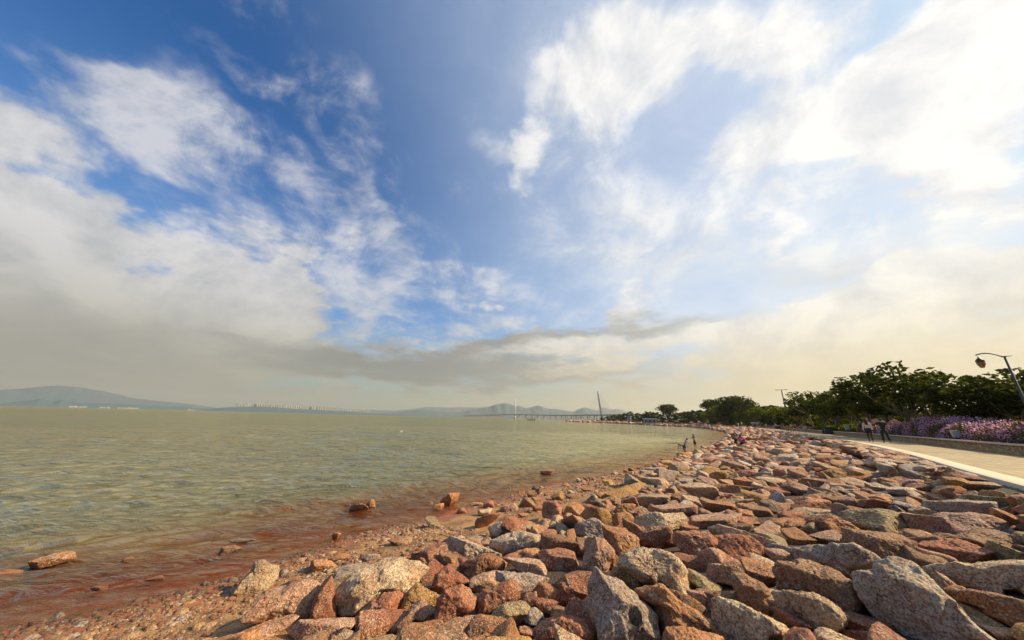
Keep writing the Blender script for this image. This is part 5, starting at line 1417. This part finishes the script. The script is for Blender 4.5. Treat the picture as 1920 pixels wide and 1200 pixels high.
def bicycle(loc, yaw, frame_c, label):
    e = empty('bicycle', loc, yaw); tag(e, label, 'bicycle', 'bicycles parked on the promenade'); r_ = .33
    blk = flat('tyre_black', (.02, .02, .02), .8); fm = flat('cloth_bike%d' % int(frame_c[0] * 999), frame_c, .4)
    for s in (-1, 1):
        w = empty('wheel', (0, s * .52, r_)); w.parent = e
        ring = [(0, r_ * math.cos(a_), r_ * math.sin(a_)) for a_ in np.linspace(0, 2 * math.pi, 25)]
        MB().tube(ring, .022, 6, False).build('tyre', blk, w)
        sp = MB().tube([(-.03, 0, 0), (.03, 0, 0)], .03, 8)
        for k in range(12):
            a_ = k * math.pi / 6; sp.tube([(0, 0, 0), (0, (r_ - .02) * math.cos(a_), (r_ - .02) * math.sin(a_))], .004, 4)
        sp.build('spokes', greyp, w)
    fr_ = MB()
    bb, st, hd_, fa, ra = (0, -.05, .30), (0, -.18, .80), (0, .36, .82), (0, .52, r_), (0, -.52, r_)
    for a_, b_, q_ in ((bb, st, .016), (bb, hd_, .02), (st, hd_, .016), (ra, bb, .01), (ra, st, .01), (hd_, fa, .014)): fr_.tube([a_, b_], q_, 6)
    fr_.build('frame', fm, e)
    MB().tube([(-.27, .28, 1.0), (-.1, .36, 1.0), (.1, .36, 1.0), (.27, .28, 1.0)], .013, 6).tube([(0, .36, .82), (0, .36, 1.0)], .013, 6).build('handlebar', blk, e)
    MB().box((0, -.22, .88), (.13, .26, .06), taper=.7).tube([(0, -.18, .80), (0, -.2, .87)], .012, 6).build('saddle', blk, e)
    MB().tube([(-.09, -.05, .30), (.09, -.05, .30)], .09, 10).build('crank', greyp, e)
q_ = onP(1478, 810.3); bicycle(q_, yw + 1.15, (.05, .06, .05), 'dark bicycle at the left of the parked pair')
q_ = onP(1488, 811); bicycle(q_, yw + 1.4, (.65, .60, .10), 'yellow framed bicycle at the right of the parked pair')
q_ = onP(1541.5, 810); bicycle(q_, yw + .5, (.12, .13, .14), 'bicycle being ridden near the litter bin')
person('cyclist in white and pale blue riding near the litter bin', (q_[0], q_[1], PZ), yw + .5, 1.68, dict(lean=38, th=(70, 40), kn=(80, 60), ar=(48, 48), sd=(8, 8), el=(14, 14), seat_z=.90), (.52, .58, .62), (.02, .06, .08), sleeve=.6, bottom_kind='shorts')

# small things left on the rocks
def bucket(px, py, r_, label, tilt):
    x, y, z = place(px, py, .12)
    o = MB().lathe([(.02, r_ * .75), (r_ * .55, r_ * .70), (r_ * .85, r_ * .45), (r_, 0), (r_ * .94, 0), (r_ * .5, r_ * .6), (.02, r_ * .66)], n=16).build('bucket', MATS['red_plastic'], smooth=True, loc=(x, y, z)); o.rotation_euler = (tilt, .2, 0); tag(o, label, 'bucket')
bucket(1349, 842, .24, 'bright red plastic basin turned over on the rocks below the sitting people', .1)
bucket(1323, 845, .13, 'small red plastic tub lying between dark rocks at the water', .9)
x, y, z = place(1348 + 78, 868, .15)
o = MB().box((0, 0, .05), (.22, .16, .08), taper=.8).build('litter_scrap', flat('turquoise_plastic', (.05, .40, .50), .4), loc=(x, y, z + .12)); tag(o, 'small turquoise plastic scrap on the rocks', 'litter')

# ------------------------------------------------------------------ the bridge
bconc = flat('bridge_concrete', (.42, .40, .36), .8, var=.08, scale=.05)
bwarm = flat('bridge_pier_concrete', (.46, .34, .24), .8, var=.08, scale=.05)
bdark = flat('bridge_tower_grey', (.30, .31, .30), .8, var=.05, scale=.05)  # even darker grey for the first tower and the pier block
nodes_ = [(1215, 1450, 33), (1180, 1600, 34), (1120, 1900, 35), (1050, 2400, 36), (1000, 2700, 38), (965, 2900, 39), (925, 3500, 38), (895, 4300, 35), (870, 5400, 30)]
bp = np.array([(*AT(a, b_), c_) for a, b_, c_ in nodes_])
e = empty('bridge', (bp[2][0], bp[2][1], 0)); tag(e, 'long cable stayed sea bridge with two leaning towers crossing the bay', 'bridge')
og = Vector(e.location)
bs3 = []
for i in range(len(bp) - 1):
    p0_, p1_, p2_, p3_ = bp[max(i - 1, 0)], bp[i], bp[i + 1], bp[min(i + 2, len(bp) - 1)]
    for k in range(24):
        t_ = k / 24; bs3.append(.5 * ((2 * p1_) + (-p0_ + p2_) * t_ + (2 * p0_ - 5 * p1_ + 4 * p2_ - p3_) * t_ ** 2 + (-p0_ + 3 * p1_ - 3 * p2_ + p3_) * t_ ** 3))
bs3 = np.array(bs3); dd_ = np.gradient(bs3[:, :2], axis=0); dd_ /= np.linalg.norm(dd_, axis=1)[:, None]; nn_ = np.c_[dd_[:, 1], -dd_[:, 0]]
ob3 = np.array(og)
def brow(off, dz_): return np.c_[bs3[:, :2] + nn_ * off, bs3[:, 2] + dz_] - ob3
strip_mesh('deck', [brow(-16, 0), brow(-16, -1.4), brow(-6, -4.2), brow(6, -4.2), brow(16, -1.4), brow(16, 0), brow(-16, 0)], bconc, e)
for s in (-1, 1): strip_mesh('parapet', [brow(s * 16 - .4, 0), brow(s * 16 - .4, 1.6), brow(s * 16 + .4, 1.6), brow(s * 16 + .4, 0)], bconc, e)
arc = np.r_[0, np.cumsum(np.linalg.norm(np.diff(bs3[:, :2], axis=0), axis=1))]
tw = []
for px in (1127, 965):
    j = int(np.argmin([abs(project(*q_)[0] - px) for q_ in bs3])); tw.append(j)
s_ = 30.0
while s_ < arc[-1]:
    j = int(np.searchsorted(arc, s_)); gap = min(abs(arc[j] - arc[k]) for k in tw)
    if gap > (60 if True else 0) and not (0 < arc[tw[1]] - arc[j] < 0) and not (0 < arc[j] - arc[tw[1]] < 190):
        q_ = bs3[j] - ob3; az_ = math.atan2(dd_[j][1], dd_[j][0])
        for s in (-1, 1):
            MB().box((q_[0] + nn_[j][0] * 8 * s, q_[1] + nn_[j][1] * 8 * s, (q_[2] - 4) / 2 - 1), (4.0, 6.0, q_[2] - 2), rz=az_, taper=.85).build('pier', bwarm, e)
    s_ += 82
for j, (tx, ty, bx, mt_, nm) in zip(tw, ((1120.5, 733, 1127.5, bdark, 'dark'), (966.2, 748, 964.5, flat('white_tower_paint', (.80, .78, .74), .6), 'pale'))):
    q_ = bs3[j]; Rq = math.hypot(q_[0], q_[1])
    dt = ray(tx, ty); s2 = Rq / math.hypot(dt.x, dt.y); top_ = np.array([dt.x * s2, dt.y * s2, CZ + dt.z * s2]) - ob3
    bx_, by_ = q_[0] - ob3[0], q_[1] - ob3[1]
    mid_ = np.array([bx_, by_, 0]) * .5 + top_ * .5 + np.array([0, 0, 0])
    tb = MB().tube([(bx_, by_, -3), (bx_, by_, q_[2] - 4)], [9, 6], 10).tube([(bx_, by_, q_[2] - 4), tuple(np.array([bx_, by_, q_[2]]) * .5 + top_ * .5), tuple(top_ - (top_ - np.array([bx_, by_, q_[2]])) * .04), tuple(top_)], [5.5, 5.0, 3.4, .8], 10)
    t_ob = tb.build('tower', mt_, e, True)
    for k in range(10):
        for sgn in (-1, 1):
            jj = j + sgn * (2 + k) if Rq < 2400 else j + sgn * (2 + k)
            if not (0 <= jj < len(bs3)): continue
            f_ = .45 + .05 * k; a_ = np.array([bx_, by_, q_[2]]) * (1 - f_) + top_ * f_
            MB().tube([tuple(a_), tuple(bs3[jj] - ob3)], .22, 4).build('cable', bconc, t_ob)
# stakes of the oyster beds and a jetty below the bridge
rg_ = np.random.RandomState(4)
for k in range(16):
    px = 988 + k * 1.4 + rg_.uniform(-.5, .5) if k < 12 else 1061 + (k - 12) * 3
    x, y = AT(px, 800); o = MB().tube([(0, 0, -1), (rg_.uniform(-.3, .3), 0, rg_.uniform(2.5, 7.5))], [.7, .5], 6).build('mooring_post', flat('wet_timber', (.14, .09, .06), .9), loc=(x, y, 0))
    tag(o, 'dark timber post, ' + ordn(k, 12) + ' of the cluster before the bridge piers' if k < 12 else 'dark timber post, ' + ordn(k - 12, 4) + ' of those at the far shore tip', 'post', 'timber posts in front of the bridge')
# blocks on the far shore
x, y = AT(1180.5, 425); e = empty('pier_block', (x, y, 1.4), -.5); tag(e, 'grey concrete pier block standing on the far shore left of the white roof', 'pier block')
MB().box((0, 0, 3.6), (3.6, 4, 7.2), taper=.96).build('shaft', bdark, e); MB().box((0, 0, 7.5), (5, 5, .8)).build('cap', bdark, e)
x, y = AT(1202, 440); o = MB().box((0, 0, 2.4), (30, 6, 4.8), taper=.93).box((0, 0, 5.0), (28.5, 5, .4)).build('embankment_wall', flat('mossy_concrete', (.16, .16, .10), .9, var=.3, scale=.3), loc=(x, y, 1.4)); o.rotation_euler = (0, 0, -.35); tag(o, 'low mossy concrete wall joining the grey pier block on the far shore', 'wall')
def cabin(px, py, R_, w_, d__, h_, label):
    x, y = AT(px, R_); e = empty('building', (x, y, 1.4), -math.atan2(x, y)); tag(e, label, 'building')
    MB().box((0, 0, h_ / 2), (w_, d__, h_)).build('wall', flat('cream_render', (.40, .36, .28), .8), e)
    MB().box((0, 0, h_ + .15), (w_ * 1.12, d__ * 1.2, .5), taper=.92).build('roof', flat('white_roof', (.80, .78, .74), .6), e)
    for k in (-.3, 0, .3): MB().box((w_ * k, -d__ / 2 - .02, h_ * .55), (w_ * .14, .06, h_ * .4)).build('window', flat('dark_glass', (.04, .05, .06), .2), e)
cabin(1219, 783, 372, 13, 7, 4.6, 'small building with a bright white roof among the far shore trees')
cabin(1424, 787, 195, 6, 3, 2.2, 'pale kiosk beyond the red flower bed')

# ------------------------------------------------------------------ hills across the bay
hill_m, t, out = new_mat('hazy_hill_woodland')
g = t.n('ShaderNodeNewGeometry')
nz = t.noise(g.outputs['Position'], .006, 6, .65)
principled(t, out, Base_Color=t.mix(nz, (.03, .075, .10), (.08, .13, .135)), Roughness=1.0)  # blue of the distance haze put into the woodland colour
def hills(prof, R_, depth_, seed, name='hills'):
    prof = np.array(prof, float); n_ = int((prof[-1, 0] - prof[0, 0]) / 1.5); px = np.linspace(prof[0, 0], prof[-1, 0], n_)
    py = np.interp(px, prof[:, 0], prof[:, 1])
    k_ = np.array([1, 2, 3, 2, 1.]); k_ /= k_.sum(); py = np.convolve(np.pad(py, 2, 'edge'), k_, 'valid')
    rows = []; cr_ = []
    for a, b_ in zip(px, py):
        d = ray(a, b_); hl = math.hypot(d.x, d.y); cr_.append((d.x / hl, d.y / hl, d.z / hl))
    cr_ = np.array(cr_)
    for f_ in np.linspace(-1, 1, 13):
        R2 = R_ + f_ * depth_; ridge = CZ + R_ * cr_[:, 2]
        P_ = np.c_[cr_[:, :2] * R2, np.zeros(n_)]
        z_ = ridge * (1 - abs(f_)) ** .8
        z_ = z_ * (1 + (.16 * snoise(P_ * 1.0, 9.0 / depth_ * 2, seed, 4)) * (abs(f_) > .05)) 
        if abs(f_) == 1: z_ = z_ * 0 - 3
        if f_ > 0: z_ = np.minimum(z_, ridge * .98)
        rows.append(np.c_[P_[:, :2], np.maximum(z_, -3)])
    o = strip_mesh(name, rows, hill_m, None, True); tag(o, kind='structure')
hills([(-60, 734), (0, 731), (40, 729), (75, 725), (110, 723), (150, 726), (190, 733), (225, 740), (245, 746), (300, 752), (360, 758), (430, 768)], 13800, 1400, 1)
hills([(-60, 758), (0, 757), (40, 752), (62, 750), (75, 747), (90, 751), (100, 752.5), (115, 749), (130, 753), (165, 755), (200, 756.5), (240, 758), (300, 761), (340, 762), (370, 765), (400, 766), (430, 768)], 8200, 500, 2)
hills([(380, 768), (400, 766), (420, 764), (440, 763), (490, 762), (520, 764), (560, 767), (600, 769), (650, 771), (690, 774), (760, 778)], 5300, 300, 3)
hills([(640, 774), (690, 768.5), (740, 770), (780, 766), (800, 763), (840, 764), (870, 763.5), (900, 764), (920, 762), (960, 764), (1000, 768), (1040, 775)], 12500, 1300, 4)
hills([(670, 778), (700, 775.5), (740, 774), (765, 770), (790, 767), (820, 771), (860, 773), (880, 768), (905, 765), (920, 762), (930, 758), (948, 755.5), (960, 759), (966, 762), (975, 761), (985, 765), (995, 764), (1008, 760), (1015, 762), (1025, 766),
       (1045, 767), (1060, 770), (1075, 772), (1083, 768), (1095, 763.5), (1105, 766), (1125, 771), (1160, 778), (1240, 789)], 7600, 900, 5)
hills([(1080, 782), (1110, 773), (1122, 769), (1131, 763), (1140, 766), (1149, 768.5), (1156, 766), (1165, 768), (1185, 775), (1260, 786), (1340, 793)], 11000, 1200, 6)

# ------------------------------------------------------------------ tower blocks and village across the bay
m, t, out = new_mat('tower_block_wall')
g = t.n('ShaderNodeNewGeometry'); oc = t.n('ShaderNodeTexCoord').outputs['Object']
oi = t.n('ShaderNodeObjectInfo').outputs['Random']
zz_ = t.n('ShaderNodeSeparateXYZ', ins={0: oc}).outputs
fl_ = t.math('FRACT', t.math('DIVIDE', zz_[2], 3.0)); vx = t.math('FRACT', t.math('DIVIDE', t.math('ADD', zz_[0], zz_[1]), 4.2))
win = t.math('MULTIPLY', t.math('LESS_THAN', fl_, .5), t.math('LESS_THAN', vx, .55))
basec = t.mix(oi, (.50, .40, .31), (.38, .44, .40))
principled(t, out, Base_Color=t.mix(win, basec, (.25, .25, .24)), Roughness=.7)
TWM = m
def tower_mesh(seed):
    rg_ = random.Random(seed); mb = MB(); H = 118
    mb.box((0, 0, H / 2), (16, 16, H))
    for a_ in range(4):
        dx_, dy_ = ((1, 0), (0, 1), (-1, 0), (0, -1))[a_]
        mb.box((dx_ * 11, dy_ * 11, H / 2 - 2), (9 + abs(dx_) * 2, 9 + abs(dy_) * 2, H - 4))
    mb.box((0, 0, H + 2.5), (8, 8, 5)).box((3, 2, H + 6), (4, 4, 3))
    return mesh_obj('tower_block', mb.v, mb.f, TWM, link=False)
TM = [tower_mesh(k) for k in range(3)]
rg_ = random.Random(8)
px = 441.5; k = 0; TOWERS = []
while px < 695:
    if not (548 < px < 552):
        R_ = 5900 + rg_.uniform(-250, 350); x, y = AT(px, R_)
        ty = np.interp(px, [440, 470, 500, 560, 600, 640, 695], [754.3, 755, 755.8, 759.5, 760.2, 763.5, 767]) + rg_.choice((-.5, 0, .2, .6, 1.3))
        if 588 < px < 604: ty -= 1.3
        Ht = top_z(px, ty, R_)
        o = bpy.data.objects.new('tower_block', TM[k % 3]); COL.objects.link(o); o.location = (x, y, 0); o.rotation_euler = (0, 0, rg_.uniform(0, 1.5)); o.scale = (.68, .68, Ht / 126)
        TOWERS.append(o)
    px += rg_.choice((3.7, 4.2, 4.6, 5.6)); k += 1
for n_, o in enumerate(TOWERS): tag(o, 'pale apartment tower, ' + ordn(n_, len(TOWERS)) + ' of the row across the bay', 'tower block', 'apartment towers in the row across the bay')
rg_ = random.Random(5)
for k, px in enumerate([132, 141, 150, 158, 190, 196, 203, 222, 229, 236, 243, 250, 257, 355, 362]):
    x, y = AT(px, 7500); w_ = rg_.uniform(18, 42); h_ = rg_.uniform(9, 17)
    mb = MB().box((0, 0, h_ / 2), (w_, 25, h_)).box((w_ * .1, 0, h_ + 2), (w_ * .7, 18, 4), taper=.7).box((-w_ * .3, 0, h_ * .6 + 6), (w_ * .2, 20, h_ * .9))
    o = mb.build('building', flat('white_village_wall', (.34, .31, .27), .7), loc=(x, y, 0)); o.rotation_euler = (0, 0, -math.atan2(x, y) + rg_.uniform(-.3, .3))
    tag(o, 'tiny pale building, ' + ordn(k, 15) + ' of the village under the far left hills', 'building', 'white buildings at the foot of the far left hills')
# a gull on the water far out
x, y = AT(752, 130, 809); d = ray(752, 809.5); t_ = -CZ / d.z
D_, F3 = ICO[2]
gv = [(.26 * a_[0], .12 * a_[1], .10 * a_[2] + .06 + (.06 if a_[0] > .6 else 0)) for a_ in D_]
gl_ = mesh_obj('gull', gv, F3, flat('white_feathers', (.8, .8, .78), .7), smooth=True, loc=(d.x * t_, d.y * t_, -.03)); tag(gl_, 'white gull floating alone on the open water', 'gull')
mesh_obj('head', [(.06 * a_[0] + .24, .055 * a_[1], .06 * a_[2] + .19) for a_ in D_], F3, MATS['white_feathers'], gl_, True)

# ------------------------------------------------------------------ pebbles of the beach
rg_ = np.random.RandomState(31)
N_ = 90000
Pp = np.c_[rg_.uniform(-9, 6, N_), rg_.uniform(2.5, 19, N_)]
h_, dw_, dk_ = ground_raw(Pp)
r_ = np.hypot(*Pp.T); patch = snoise(np.c_[Pp, np.zeros(N_)], 1.1, 4, 3)
okp = (dw_ > -.25) & (dw_ < 2.8) & (patch + rg_.uniform(-.5, .5, N_) > -.15) & (rg_.rand(N_) < np.clip(1.35 - r_ / 20, .2, 1))
Pp = Pp[okp][:24000]; h_ = h_[okp][:24000]; n_ = len(Pp)
h_ = h_ + .0
D1, F1 = ICO[1]
sz = np.exp(rg_.normal(-3.95, .55, n_)).clip(.008, .07)
S_ = np.c_[sz * rg_.uniform(.9, 1.7, n_), sz * rg_.uniform(.7, 1.1, n_), sz * rg_.uniform(.4, .8, n_)]
yawp = rg_.uniform(0, 6.28, n_); cs, sn = np.cos(yawp)[:, None], np.sin(yawp)[:, None]
Vb = D1[None] * S_[:, None, :] * rg_.uniform(.8, 1.15, (n_, len(D1), 1))
Vx = Vb[..., 0] * cs - Vb[..., 1] * sn; Vy = Vb[..., 0] * sn + Vb[..., 1] * cs
amp_ = snoise(np.c_[Pp, np.zeros(n_)], 2.2, 5, 4) * .02
Vp = np.stack([Vx + Pp[:, :1], Vy + Pp[:, 1:], Vb[..., 2] + (h_ + amp_)[:, None]], -1).reshape(-1, 3)
Fp = (F1[None] + (np.arange(n_) * len(D1))[:, None, None]).reshape(-1, 3)
pal = np.array([(.55, .36, .16), (.40, .17, .07), (.66, .56, .42), (.30, .12, .05), (.50, .28, .10), (.18, .13, .09), (.78, .72, .62)])
tc_ = pal[rg_.choice(7, n_, p=[.24, .2, .14, .16, .16, .06, .04])] * rg_.uniform(.8, 1.2, (n_, 1))
tag(mesh_obj('pebbles', Vp, Fp, GRAN, attr={'tint': np.repeat(tc_, len(D1), 0)}), kind='stuff')
# ------------------------------------------------------------------ haze
hz = MB().box((0, 0, 373), (33000, 33000, 754)).build('haze', None)
m, t, out = new_mat('haze_air')
pv = t.n('ShaderNodeVolumePrincipled', ins={'Color': (.88, .88, .76, 1), 'Density': 0.00007, 'Anisotropy': 0.3})
t.t.links.new(pv.outputs[0], out.inputs['Volume'])
hz.data.materials.append(m)
tag(hz, kind='stuff')
